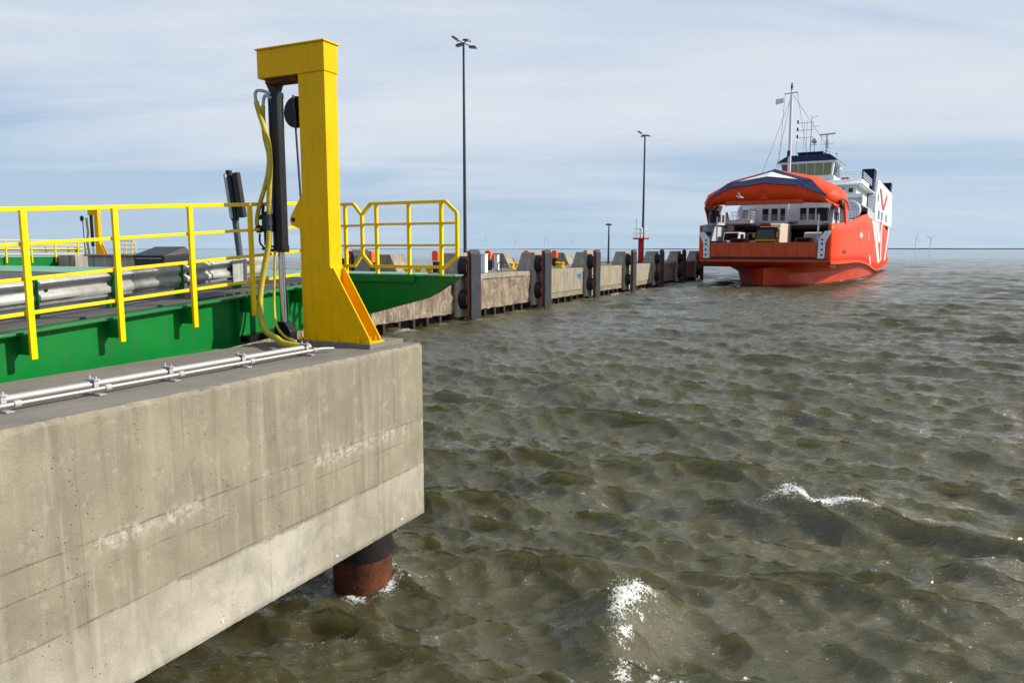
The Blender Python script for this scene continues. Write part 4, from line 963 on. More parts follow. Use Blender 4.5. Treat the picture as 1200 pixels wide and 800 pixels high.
# red beacon
t = -19.6; s = px_to_s(749.6, t)
o = thing('harbour_beacon', 'red steel beacon column with a small railed platform at its top', 'beacon', 'Q', (t, s, PTP))
b = MB(); b.box((t - .24, s - .24, PTP), (t + .24, s + .24, 5.6)); b.build('column', 'red', o, bevel=.02)
b = MB(); b.box((t - .75, s - .75, 5.55), (t + .75, s + .75, 5.72)); b.build('platform', 'red', o)
for a_, c_ in ((-.72, -.72), (.72, -.72), (.72, .72), (-.72, .72), (0, -.72), (0, .72)):
    b = MB(); b.tube([(t + a_, s + c_, 5.7), (t + a_, s + c_, 6.75)], .035, 6); b.build('rail_post', 'white', o)
for z in (6.25, 6.75):
    b = MB()
    for p, q in (((-.72, -.72), (.72, -.72)), ((.72, -.72), (.72, .72)), ((.72, .72), (-.72, .72)), ((-.72, .72), (-.72, -.72))): b.bar((t + p[0], s + p[1], z), (t + q[0], s + q[1], z), .05)
    b.build('rail_bar', 'white', o)
b = MB(); b.tube([(t, s, 5.7), (t, s, 6.6)], .16, 12); b.ball((t, s, 6.75), .2, 12); b.build('lantern', 'white', o, smooth=40)
b = MB(); b.tube([(t - .6, s, 5.7), (t - .6, s, 8.1)], .025, 6); b.build('aerial', 'lampgrey', o)

# ------------------------------------------------------------------ the ferry (x to its port side, y aft from the stem, z up)
fy = thing('car_ferry', 'orange and white double ended car ferry with its bow visor raised, arriving beside the pier', 'ferry', 'S', (0, 0, 0))
LN = 92.0
def lerp(x, pts):
    if x <= pts[0][0]: return pts[0][1]
    for (a, va), (c, vc) in zip(pts, pts[1:]):
        if x <= c: return va + (vc - va) * (x - a) / (c - a)
    return pts[-1][1]
def wl(y): return lerp(min(y, LN - y), [(0, .04), (2, 1.5), (5.7, 3.6), (10, 4.8), (16.3, 5.9), (24, 6.9), (32, 7.5), (46, 7.9)])
def wu(y): return lerp(min(y, LN - y), [(-1, 7.2), (-.5, 7.42), (0, 7.55), (1, 7.75), (3, 7.92), (5, 8.0), (15, 8.1), (46, 8.2)])
def sheer(y): return lerp(min(y, LN - y), [(-1, 7.2), (2, 7.35), (8, 7.7), (15, 8.2), (20, 8.65), (26, 9.2), (32, 9.55), (33.5, 9.6), (34, 9.2), (46, 9.1)])
def zst(y): return lerp(y, [(-1, 3.15), (18, 3.1), (24, 2.95), (30, 2.7), (38, 2.2), (46, 1.5), (54, 1.05), (62, 1.05), (74, 1.35), (84, 1.7), (90, 2.5), (93, 3.0)])
ys = [-1, -.5, 0, .6, 1.3, 2, 3, 4.2, 5.7, 8, 10, 13, 16.3, 20, 24, 28, 31, 33.5, 34, 38, 42, 46, 50, 54, 58, 62, 68, 74, 80, 84, 88, 90, 91.4, 92, 93]
b = MB()
for sd in (-1, 1):
    b.grid([[(sd * wu(y), y, z0 + (sheer(y) - z0) * k / 5) for k in range(6)] for y in ys for z0 in [zst(y) - .3]])
b.build('hull_side', 'ship_orange', fy, thick=.16, smooth=25)
b = MB()
for sd in (-1, 1):
    rows = []
    for y in [q for q in ys if 0 <= q <= LN]:
        w = wl(y); u = wu(y) - .12; zs = zst(y) - .42; zs = max(zs, .75)
        q_ = min(1, y / 7); k1 = w + (u - w) * .12 * q_; k2 = w + (u - w) * .45 * q_
        rows.append([(sd * w * .9, y, -1.5), (sd * w, y, 0), (sd * k1, y, zs * .58), (sd * k2, y, zs * .82), (sd * u, y, zs)])
    b.grid(rows)
b.build('lower_hull', 'ship_lower', fy, smooth=35)
b = MB(); rows = []
for sd in (-1, 1):
    b.grid([[(sd * (wl(y) + .015), y - (.02 if y < 1 else 0), -.6), (sd * (wl(y) + .03), y - (.02 if y < 1 else 0), .16)] for y in ys if 0 <= y <= LN])
b.build('boot_topping', 'antifoul', fy)
for sd in (-1, 1):
    b = MB()
    b.grid([[(sd * (wu(y) + .02), y, zst(y)), (sd * (wu(y) + .26), y, zst(y) - .04), (sd * (wu(y) + .26), y, zst(y) - .42), (sd * (wu(y) - .1), y, zst(y) - .52)] for y in ys])
    b.build('rubbing_strake', 'ship_orange', fy, smooth=20)
# bow platform, underside, ledge
b = MB(); b.box((-7.25, -1.15, 2.92), (7.25, -.2, 3.28)); b.build('bow_ledge', 'apron_orange', fy, bevel=.05)
b = MB(); b.hexa([(-7.3, .6, 2.3), (7.3, .6, 2.3), (7.6, 3.0, 2.3), (-7.6, 3.0, 2.3), (-7.2, -1.1, 2.92), (7.2, -1.1, 2.92), (7.6, 3.0, 2.92), (-7.6, 3.0, 2.92)]); b.build('bow_underside', 'ship_lower', fy)
b = MB(); b.box((-7.3, -1.22, 3.26), (7.3, -.9, 3.36)); b.build('ledge_fender', 'antifoul', fy, bevel=.03)
b = MB(); b.box((-7.6, 89.5, 2.3), (7.6, 93, 9.0)); b.build('stern_block', 'ship_orange', fy)
b = MB(); b.box((-5.98, -1.02, 3.36), (5.98, -.72, 5.18)); 
b.build('bow_ramp', 'apron_orange', fy, bevel=.04)
b = MB(); b.box((-5.9, -1.06, 3.30), (5.9, -1.03, 3.52)); b.build('ramp_lip', 'antifoul', fy)
for i in range(9):
    b = MB(); x = -5.2 + i * 1.3; b.box((x - .05, -1.07, 3.55), (x + .05, -1.02, 5.1)); b.build('ramp_rib', 'apron_orange', fy)
for sd in (-1, 1):
    b = MB(); P = [(6.05, 3.34), (6.80, 3.34), (6.86, 5.1), (7.35, 6.25), (7.3, 6.45), (6.75, 6.42), (6.12, 5.55)]
    b.prism([(sd * x, z) for x, z in P], 1, -1.12, -.75); a_ = b.build('ramp_arm', 'ship_white', fy, bevel=.03)
    for z in (3.75, 4.35, 5.0, 5.45):
        b = MB(); b.tube([(sd * 6.5, -1.14, z), (sd * 6.5, -1.125, z)], .12, 12); b.build('arm_hole_shade', 'dark', a_)  # dark discs on the plate stand in for shaded holes
    b = MB(); b.prism([(sd * 6.86, 3.3), (sd * 7.25, 3.3), (sd * 7.25, 7.2), (sd * 7.1, 7.2), (sd * 7.1, 6.62), (sd * 7.2, 6.6), (sd * 7.18, 6.2), (sd * 6.95, 5.15)], 1, -1.02, -.6); b.build('bow_cheek', 'ship_orange', fy, bevel=.03)
    # inside of the bow, under the visor
    b = MB(); b.box((sd * 6.9, .4, 4.2), (sd * 7.6, 12.5, 7.25)); b.build('bow_casing', 'ship_grey', fy)
    b = MB(); b.box((sd * 6.88, -.3, 6.0), (sd * 6.3, .5, 6.5)); b.build('winch_recess_shade', 'dark', fy)  # solid dark box stands in for the shade of a recess
    b = MB(); b.prism([(1.8, 7.3), (8.5, 7.5), (8.0, 9.9), (5.2, 9.9), (3.0, 9.0)], 0, sd * 6.6, sd * 7.1); sw = b.build('wing_screen', 'ship_grey', fy, bevel=.03)
    for y0 in (2.9, 4.6, 6.4):
        b = MB(); b.box((sd * 6.57, y0, 7.8), (sd * 7.13, y0 + 1.1, 8.75)); b.build('opening_shade', 'dark', sw)  # solid dark blocks stand in for the shade inside openings
    b = MB(); b.box((sd * 6.7, 1.0, 7.6), (sd * 5.9, 1.7, 8.6)); b.box((sd * 6.6, 1.2, 8.3), (sd * 6.0, 2.6, 9.1)); b.build('hinge_gear', 'dark', fy, bevel=.05)
    b = MB(); b.tube([(sd * 5.75, .8, 5.4), (sd * 5.75, .8, 8.3)], .09, 8); b.build('guide_post', 'ship_white', fy)
# car deck
b = MB(); b.box((-7.5, -.6, 3.9), (7.5, 90, 4.2)); b.build('car_deck', 'ship_grey', fy)
for sd in (-1, 1):
    b = MB(); b.box((sd * 5.4, 13.2, 4.2), (sd * 7.6, 89, 7.55)); b.build('deck_casing', 'ship_grey', fy)
b = MB(); b.box((-5.4, 62, 4.2), (5.4, 62.3, 7.55)); b.build('dark_deck_back', 'dark', fy)  # dark sheet closing the car deck, standing in for its deep shade
b = MB(); b.box((-7.9, 13.0, 7.40), (7.9, 89, 7.62)); b.build('deckhead', 'ship_grey', fy)
b = MB(); b.box((-7.0, 12.0, 7.0), (7.0, 13.3, 7.42)); b.build('deckhead_beam', 'dark', fy)
b = MB(); b.box((-7.0, 10.6, 4.2), (-6.2, 11.6, 7.6)); b.build('support_column', 'ship_white', fy, bevel=.1)
# visor
def vis_pts():
    bot = [(-7.25, 1.2, 9.35), (-6.9, -.2, 9.52), (-4.3, -1.0, 9.62), (0, -1.2, 9.62)]
    rdg = [(-7.3, 1.0, 9.55), (-6.45, -.8, 10.1), (-3.75, -1.6, 11.25), (0, -2.0, 11.62)]
    mid = [(-7.85, 2.6, 10.1), (-7.1, 1.6, 11.0), (-4.6, 1.3, 12.2), (0, 1.2, 12.85)]
    top = [(-8.25, 4.6, 9.85), (-7.6, 4.6, 11.35), (-5.0, 4.8, 12.85), (0, 5.0, 13.95)]
    rear = [(-8.3, 6.6, 9.1), (-7.7, 8.0, 11.1), (-5.0, 8.6, 12.5), (0, 8.8, 13.3)]
    return bot, rdg, mid, top, rear
rows = []
for r in vis_pts():
    half = []
    for a, c in zip(r, r[1:]):
        for k in range(3): half.append(tuple(a[q] + (c[q] - a[q]) * k / 3 for q in range(3)))
    half.append(r[-1])
    rows.append(half + [(-x, y, z) for x, y, z in reversed(half[:-1])])
# smooth the arc a little
def arc(r):
    out = []
    for i, (x, y, z) in enumerate(r):
        out.append((x, y, z))
    return out
vz = MB(); vz.grid([rows[1], rows[2], rows[3], rows[4]]); visor = vz.build('bow_visor', 'ship_orange', fy, thick=.10, smooth=16)
b = MB(); b.grid([rows[0], [(x, y + .02, z - .03) for x, y, z in rows[1]]]); b.build('visor_front_face', 'ship_orange', fy, thick=.05, smooth=30)
b = MB(); b.grid([[(x * .995, y + .1, z + .02) for x, y, z in rows[0]], [(x * .96, y + .3, z - .9) for x, y, z in rows[3]], [(x * .96, y, z - .4) for x, y, z in rows[4]]]); b.build('visor_lining', 'ship_lower', fy)
b = MB(); b.prism([(-4.4, 9.48), (4.4, 9.48), (4.2, 9.98), (-4.2, 9.98)], 1, -1.42, -1.02); b.build('visor_lip', 'apron_orange', fy, bevel=.03)
b = MB(); b.add([(-.55, -1.3, 10.0), (.55, -1.3, 10.0), (0, -2.12, 11.5), (0, -1.75, 10.0)], [(0, 3, 2), (3, 1, 2), (0, 1, 3), (0, 2, 1)]); b.build('visor_keel', 'ship_orange', fy)
# chevron painted on the visor, following its surface
def vsurf(u, v):   # u: -1..1 across, v: 0..2 from ridge to top
    rr_ = rows[1:4]; n = len(rr_[0]) - 1; f = (u + 1) / 2 * n; i = min(int(f), n - 1); f -= i
    v = min(max(v, 0), 1.999); j = int(v); g = v - j
    def P(j, i): return Vector(rr_[j][i])
    return P(j, i).lerp(P(j, i + 1), f).lerp(P(j + 1, i).lerp(P(j + 1, i + 1), f), g)
def vtri(name, mat, A, Bp, Cp, lift, n=14):
    b = MB(); rws = []
    for i in range(n + 1):
        a = i / n; L_ = (A[0] + (Bp[0] - A[0]) * a, A[1] + (Bp[1] - A[1]) * a); R_ = (A[0] + (Cp[0] - A[0]) * a, A[1] + (Cp[1] - A[1]) * a)
        rws.append([vsurf(L_[0] + (R_[0] - L_[0]) * k / n, L_[1] + (R_[1] - L_[1]) * k / n) + Vector((0, -lift * .5, lift)) for k in range(n + 1)])
    b.grid(rws); return b.build(name, mat, visor)
vtri('painted_chevron', 'navy', (0, 1.95), (-.72, .08), (.72, .08), .15)
vtri('painted_triangle', 'white', (0, 1.45), (-.25, .80), (.25, .80), .20)
for sd in (-1, 1):   # hinge arms
    b = MB(); b.prism([(6.6, 9.1), (4.6, 9.9), (3.4, 9.6), (4.6, 8.6), (5.6, 7.3), (6.8, 7.3)], 0, sd * 7.95, sd * 8.15); b.build('visor_arm', 'ship_orange', fy, bevel=.03)
    b = MB(); b.prism([(5.4, 9.0), (4.7, 9.2), (5.4, 7.35), (6.0, 7.35)], 0, sd * 7.5, sd * 7.93); b.build('arm_plate', 'ship_white', fy)

# superstructure tier one
FYY = 13.0
def ywall(name, x0, x1, y0, y1, z0, z1, mat='ship_white', bev=.04):
    b = MB(); b.box((x0, y0, z0), (x1, y1, z1)); return b.build(name, mat, fy, bevel=bev)
t1 = ywall('passenger_house', -5.6, 5.6, FYY, 89, 7.62, 10.55)
ywall('house_bulwark', -4.4, 4.62, FYY - .25, FYY - .02, 7.5, 8.05)
def window(par, x0, x1, z0, z1, y, mat='glass', fr='ship_white', fw=.07):
    b = MB()
    b.box((x0 - fw, y - .05, z0 - fw), (x1 + fw, y + .01, z0)); b.box((x0 - fw, y - .05, z1), (x1 + fw, y + .01, z1 + fw))
    b.box((x0 - fw, y - .05, z0), (x0, y + .01, z1)); b.box((x1, y - .05, z0), (x1 + fw, y + .01, z1))
    w = b.build('window', fr, par)
    b = MB(); b.box((x0, y - .02, z0), (x1, y + .008, z1)); b.build('pane', mat, w)
    return w
for xc in (-2.55, -1.4, -.25, 2.2, 3.25, 4.2):
    window(fy, xc - .40, xc + .40, 8.15, 9.72, FYY, 'glass')
b = MB(); b.box((-4.55, FYY - .04, 8.0), (-3.65, FYY + .01, 9.8)); b.build('door', 'ship_grey', fy)
for xc in (-7.0, -6.0, -5.2):
    window(fy, xc - .35, xc + .35, 8.5, 9.6, FYY + 1.5 if False else FYY - .02, 'glass') if xc > -5.5 else None
b = MB()
me = text_mesh('PIRET', .50, .02, .012); tx = bpy.data.objects.new('name_lettering', me); me.materials.append(M['dark']); col.objects.link(tx); tx.parent = fy
tx.location = (1.0, FYY - .28, 7.80); tx.rotation_euler = (R(90), 0, 0); tx.scale = (1.1, 1, 1)
# roof walk over tier one
ywall('roof_deck', -7.9, 7.9, 26.5, 90, 10.55, 10.75, 'ship_grey')
def railrow(name, p, q, h=1.05, n=6, nb=3, r=.03, mat='ship_white'):
    p, q = Vector(p), Vector(q); b = MB()
    for k in range(nb): z = h * (k + 1) / nb; b.bar(p + Vector((0, 0, z)), q + Vector((0, 0, z)), r * 1.6)
    for k in range(n + 1):
        c = p.lerp(q, k / n); b.bar(c, c + Vector((0, 0, h)), r * 2)
    return b.build(name, mat, fy)
railrow('deck_railing', (-3.6, 12.5, 8.05), (5.4, 12.5, 8.05), .8, 12, 3, .02)
railrow('deck_railing', (-5.5, 13.2, 10.55), (5.5, 13.2, 10.55), 1.05, 12, 3, .025)
# balcony wing to starboard with white screen and life rings
ywall('balcony', -8.25, -3.62, 9.2, 13.0, 7.72, 8.2)
ywall('balcony', 5.1, 8.1, 11.0, 13.0, 7.72, 8.0)
b = MB(); b.prism([(-8.25, 8.2), (-6.3, 8.2), (-6.6, 9.25), (-8.05, 9.25)], 1, 9.25, 9.32); b.build('balcony_screen', 'ship_white', fy)
for x in (-7.6, -7.15, -6.75):
    b = MB(); pts = [(x + .2 * math.cos(a), 9.2, 8.75 + .2 * math.sin(a)) for a in np.linspace(0, 2 * math.pi, 17)]; b.tube(pts, .05, 8, False); b.build('life_ring', 'red', fy)
railrow('deck_railing', (-6.2, 9.3, 8.2), (-3.65, 9.3, 8.2), 1.05, 14, 2, .03)
railrow('deck_railing', (-3.65, 9.3, 8.2), (-3.65, 12.9, 8.2), 1.05, 6, 3, .03)
# side decks with the big ventilation drum and life rings
for sd in (-1, 1):
    b = MB(); b.tube([(sd * 6.9, 21.0, 9.75), (sd * 6.9, 21.3, 9.75), (sd * 6.9, 22.6, 9.75)], [1.22, 1.30, 1.30], 28); dr_ = b.build('ventilation_drum', 'ship_grey', fy, smooth=40)
    for r_ in (1.0, .62, .3):
        b = MB(); pts = [(sd * 6.9 + r_ * math.cos(a), 20.97, 9.75 + r_ * math.sin(a)) for a in np.linspace(0, 2 * math.pi, 29)]; b.tube(pts, .07, 6, False); b.build('drum_ring', 'ship_white', dr_)
    for x in (5.7, 6.3):
        b = MB(); pts = [(sd * x + .27 * math.cos(a), 19.6, 9.0 + .27 * math.sin(a)) for a in np.linspace(0, 2 * math.pi, 17)]; b.tube(pts, .08, 8, False); b.build('life_ring', 'red', fy)
    railrow('deck_railing', (sd * 5.3, 19.5, 8.3), (sd * 7.8, 19.5, 8.3), 1.1, 6)
    # white slanting bulwark where the orange ends
    b = MB(); b.prism([(33.6, 9.5), (34.0, 10.45), (52, 10.2), (52, 9.0), (34, 9.0)], 0, sd * 8.12, sd * 8.0); b.build('slant_bulwark', 'ship_grey', fy)
    b = MB(); b.prism([(46, 9.02), (46, 13.0), (50, 16.0), (88, 16.0), (92, 9.02)], 0, sd * 7.0, sd * 8.22); b.build('side_house', 'ship_white', fy, bevel=.04)
# tier two and its little windows
ywall('bridge_deck_house', -6.9, 6.9, 28, 88, 10.75, 13.5)
ywall('bridge_deck_roof', -7.7, 7.9, 26.8, 88, 13.5, 13.68)
ywall('bridge_front_bulwark', -7.7, 7.9, 26.9, 27.1, 10.8, 12.0, 'ship_grey')
ywall('bridge_front_band', -7.7, 7.9, 26.75, 26.88, 11.7, 12.25)
for xc in (-6.2, -4.6, -3.0, 2.6, 3.6, 5.0, 6.2):
    window(fy, xc - .30, xc + .30, 12.55, 13.15, 28.0, 'glass')
b = MB(); b.prism([(26.9, 13.68), (28.5, 14.45), (40, 14.5), (40, 13.68)], 0, -5.2, 7.6); b.build('sloping_roof', 'ship_white', fy)
railrow('deck_railing', (4.2, 28.6, 14.4), (7.7, 28.6, 14.4), 1.05, 6, 3)
railrow('deck_railing', (7.7, 28.6, 14.4), (7.7, 44, 14.4), 1.05, 12, 3)
b = MB(); b.box((4.6, 30, 14.5), (5.6, 31, 14.9)); b.build('deck_box', 'red', fy, bevel=.04)
# wheelhouse
b = MB(); b.hexa([(-3.7, 28.8, 13.7), (3.7, 28.8, 13.7), (3.7, 36.5, 13.7), (-3.7, 36.5, 13.7), (-3.75, 28.7, 15.15), (3.75, 28.7, 15.15), (3.75, 36.6, 15.15), (-3.75, 36.6, 15.15)]); b.build('wheelhouse_base', 'ship_white', fy)
b = MB(); b.hexa([(-3.5, 28.85, 15.15), (3.5, 28.85, 15.15), (3.5, 36.4, 15.15), (-3.5, 36.4, 15.15), (-3.75, 28.3, 17.12), (3.75, 28.3, 17.12), (3.95, 36.9, 17.12), (-3.95, 36.9, 17.12)]); wh = b.build('wheelhouse_wall', 'ship_white', fy)
def facewin(p00, p10, p11, p01, mat):
    b = MB(); P = [Vector(p) for p in (p00, p10, p11, p01)]; nrm = (P[1] - P[0]).cross(P[3] - P[0]).normalized()
    b.hexa([*[p + nrm * .0 for p in P], *[p + nrm * .05 for p in P]]); b.build('window', mat, fy)
for k in range(6):
    x0 = -3.35 + k * 1.12; x1 = x0 + 1.03
    facewin((x0, 28.77, 15.3), (x1, 28.77, 15.3), (x1 * 1.05, 28.33, 16.95), (x0 * 1.05, 28.33, 16.95), 'blind' if k > 0 else 'glass')
for k in range(4):
    y0 = 29.4 + k * 1.8; y1 = y0 + 1.5
    facewin((3.56, y0, 15.3), (3.56, y1, 15.3), (3.84, y1, 16.95), (3.84, y0, 16.95), 'glass')
    facewin((-3.56, y1, 15.3), (-3.56, y0, 15.3), (-3.84, y0, 16.95), (-3.84, y1, 16.95), 'glass')
b = MB(); b.box((-4.1, 27.9, 17.12), (4.2, 38.0, 17.25)); b.build('eave_strip', 'ship_white', fy)
b = MB(); b.hexa([(-4.2, 27.8, 17.25), (4.3, 27.8, 17.25), (4.3, 38.2, 17.25), (-4.2, 38.2, 17.25), (-2.9, 28.9, 18.3), (3.0, 28.9, 18.3), (3.0, 36.8, 18.3), (-2.9, 36.8, 18.3)]); b.build('wheelhouse_roof', 'navy', fy)
b = MB(); b.box((-1.7, 30, 18.3), (2.0, 35, 18.85)); b.build('roof_box', 'navy', fy, bevel=.05)
railrow('roof_railing', (2.0, 30, 18.3), (3.0, 36, 18.3), .9, 4, 2)
for (x0, x1, y0, y1, z0, z1) in ((6.15, 7.75, 44, 48, 13.6, 17.2), (-7.75, -6.15, 44, 48, 13.6, 17.2), (6.6, 7.9, 84, 88, 13.6, 18.0)):
    b = MB(); b.hexa([(x0, y0, z0), (x1, y0, z0), (x1, y1, z0), (x0, y1, z0), (x0 - .02, y0 - .5, z1 - .1), (x1 + .25, y0 - .5, z1), (x1 + .25, y1, z1), (x0, y1, z1 - .1)]); fu = b.build('funnel_casing', 'navy', fy, bevel=.05)
    b = MB(); b.box((x0 - .04, y0 - .54, z1), (x1 + .3, y1, z1 + .08)); b.build('funnel_cap', 'ship_white', fu)
# masts
b = MB(); b.tube([(.3, 12.3, 7.6), (.3, 12.3, 16), (.2, 12.3, 23.8), (.2, 12.3, 24.6)], [.23, .21, .15, .10], 14); fm = b.build('foremast', 'ship_white', fy, smooth=50)
b = MB(); b.tube([(.2, 12.3, 24.5), (.2, 12.3, 25.5)], .09, 8); b.tube([(.2, 12.3, 24.9), (.2, 12.3, 25.15)], .14, 8); b.build('mast_light', 'dark', fm)
b = MB(); b.bar((-.65, 12.3, 24.2), (1.0, 12.3, 24.28), .12); b.build('crosstree', 'ship_grey', fm)
b = MB(); b.tube([(.2, 12.15, 16.3), (.2, 12.15, 17.0)], .2, 8); b.tube([(-.3, 12.3, 15.6), (.6, 12.3, 15.6)], .05, 6); b.build('mast_light', 'dark', fm)
b = MB(); rws = [[(-.75 - u, 12.3 + .12 * math.sin(u * 5), 23.75 - .12 * u), (-.75 - u, 12.3 + .12 * math.sin(u * 5 + .6), 23.15 - .25 * u)] for u in np.linspace(0, .95, 8)]; b.grid(rws); b.build('flag', 'ship_white', fm)
for p, q in (((.1, 12.3, 23.6), (-4.6, 13.5, 10.6)), ((.1, 12.3, 23.3), (-2.3, 13.5, 10.6)), ((.3, 12.3, 24.1), (2.1, 31, 20.0)), ((-.6, 12.3, 24.2), (-1.1, 12.6, 14.0)), ((.9, 12.3, 24.2), (1.3, 20, 17.0))):
    b = MB(); b.tube([p, q], .022, 5); b.build('stay_wire', 'lampgrey', fm)
b = MB(); b.tube([(-.3, 33, 18.8), (-.3, 33, 24.6)], [.09, .05], 8); lm = b.build('signal_mast', 'ship_grey', fy)
for z, x0 in ((23.6, -2.3), (22.5, -2.3), (21.4, -2.3)):
    b = MB(); b.bar((x0, 33, z), (.1, 33, z), .07); b.build('yard', 'ship_grey', lm)
    b = MB(); b.box((x0 - .1, 32.9, z - .05), (x0 + .12, 33.1, z + .45)); b.build('signal_lamp', 'dark', lm)
for x in (-1.35, -.95):
    b = MB(); b.bar((x, 33, 18.8), (x, 33, 24.0), .05); b.build('ladder_rail', 'ship_grey', lm)
b = MB(); b.bar((-.3, 33, 24.2), (.6, 33, 24.45), .06); b.bar((-.3, 33, 23.0), (.8, 33, 23.0), .05); b.build('yard', 'ship_grey', lm)
b = MB(); b.ball((.25, 33, 20.8), .42, 14); b.build('radome', 'ship_grey', fy, smooth=60)
b = MB(); b.bar((-.3, 33, 20.2), (.6, 33, 20.2), .08); b.bar((.25, 33, 20.4), (.25, 33, 18.8), .10); b.build('radome_post', 'ship_grey', fy)
b = MB(); b.tube([(2.0, 33, 18.3), (2.0, 33, 21.6)], [.22, .10], 8); rd = b.build('radar_mast', 'ship_grey', fy)
b = MB(); b.bar((.9, 33, 21.6), (3.1, 33.3, 21.75), .14, .22); b.build('radar_scanner', 'ship_grey', rd)
b = MB(); b.bar((1.4, 33, 20.2), (2.9, 33, 20.2), .06); b.bar((2.5, 33, 18.3), (2.1, 33, 21.0), .05); b.bar((1.2, 33, 18.9), (1.2, 33, 21.3), .04); b.bar((1.2, 33, 21.3), (2.0, 33, 21.3), .04); b.build('mast_brace', 'ship_grey', rd)
b = MB(); b.ball((3.4, 34, 18.9), .2, 8); b.tube([(3.4, 34, 18.3), (3.4, 34, 18.8)], .04, 6); b.build('satellite_dish', 'ship_white', fy)
b = MB(); b.tube([(-1.7, 29.5, 17.9), (-1.7, 29.5, 20.2)], .07, 6); b.ball((-1.7, 29.5, 20.3), .12, 8); b.ball((-1.7, 29.5, 18.3), .25, 8); b.build('searchlight', 'ship_white', fy)
# paint on the hull side (port and starboard), lying on the plating
def hullpatch(name, mat, poly, n=10, lift=.10):
    """poly: 4 points (y,z), bilinear patch following the plating"""
    for sd in (1,):
        b = MB(); rws = []
        for i in range(n + 1):
            a = i / n; p = [poly[0][k] + (poly[3][k] - poly[0][k]) * a for k in (0, 1)]; q = [poly[1][k] + (poly[2][k] - poly[1][k]) * a for k in (0, 1)]
            r = []
            for j in range(4):
                c = j / 3; y = p[0] + (q[0] - p[0]) * c; z = p[1] + (q[1] - p[1]) * c
                r.append((sd * (wu(y) + lift), y, z))
            rws.append(r)
        b.grid(rws); o = b.build(name, mat, fy)
    return o
hullpatch('hull_stripe', 'white', [(40.5, 9.0), (47.5, 9.0), (62.5, 2.0), (57.5, 2.0)])
hullpatch('hull_stripe', 'white', [(60.5, 9.0), (64.0, 9.0), (66.0, 2.2), (64.2, 2.2)])
hullpatch('hull_stripe', 'white', [(84.5, 9.0), (89.5, 9.0), (79.0, 2.2), (75.0, 2.2)])
hullpatch('hull_stripe', 'white', [(48.5, 9.0), (59.0, 9.0), (61.0, 5.6), (56.5, 5.6)], lift=.095)
hullpatch('hull_stripe', 'white', [(38.5, 3.4), (40.3, 3.4), (42.8, 1.9), (41.6, 1.9)])
hullpatch('hull_stripe', 'red', [(53.0, 14.8), (57.5, 14.8), (66.0, 11.5), (61.0, 11.5)], lift=.10)
hullpatch('hull_stripe', 'red', [(71.0, 14.8), (75.5, 14.8), (66.0, 11.5), (62.0, 11.5)], lift=.11)
hullpatch('hull_stripe', 'red', [(56.5, 9.0), (60.0, 9.0), (58.6, 7.0), (58.0, 7.0)], lift=.11)
for y0, y1 in ((52.3, 55.8), (59.5, 63.5), (71, 76)):
    hullpatch('side_window', 'glass', [(y0, 11.05), (y1, 11.05), (y1, 9.6), (y0, 9.6)], lift=.12)
for (y, z) in ((50.5, 13.0),):
    hullpatch('side_window', 'glass', [(y - .8, z + .6), (y + .8, z + .6), (y + .8, z - .6), (y - .8, z - .6)], lift=.12)
# diamond mark, name on the side, thruster mark
def outline_patch(name, mat, ro_, ri, yc, zc, ny, lift):
    b = MB(); n = ny; P = []
    for i in range(n + 1):
        a = 2 * math.pi * i / n + math.pi / 2
        P.append([((wu(yc) + lift), yc + ro_[0] * math.cos(a), zc + ro_[1] * math.sin(a)), ((wu(yc) + lift), yc + ri[0] * math.cos(a), zc + ri[1] * math.sin(a))])
    b.grid(P); b.build(name, mat, fy)
outline_patch('diamond_mark', 'white', (2.6, .50), (1.6, .30), 24.4, 6.35, 4, .11)
outline_patch('diamond_dot', 'white', (.8, .16), (.01, .01), 24.4, 6.35, 12, .11)
for k, ch in enumerate('PIRET'):
    me = text_mesh(ch, .34, .01, .012); me.materials.append(M['white'])
    tx = bpy.data.objects.new('name_lettering', me); col.objects.link(tx); tx.parent = fy
    tx.location = (wu(35.8) + .12, 35.8, 6.95 - k * .27); tx.rotation_euler = (R(90), 0, R(90)); tx.scale = (4.5, 1, 1)
hullpatch('thruster_mark', 'red', [(4.3, 4.35), (7.6, 4.35), (7.6, 3.85), (4.3, 3.85)], lift=.11)
hullpatch('thruster_mark', 'dark', [(4.8, 4.2), (7.1, 4.2), (7.1, 3.95), (4.8, 3.95)], lift=.12)
for k in range(4):
    hullpatch('draught_mark', 'white', [(18.6 + .15, 1.0 + 0), (18.7, 1.0), (18.7, .9), (18.6, .9)], lift=-3) if False else None

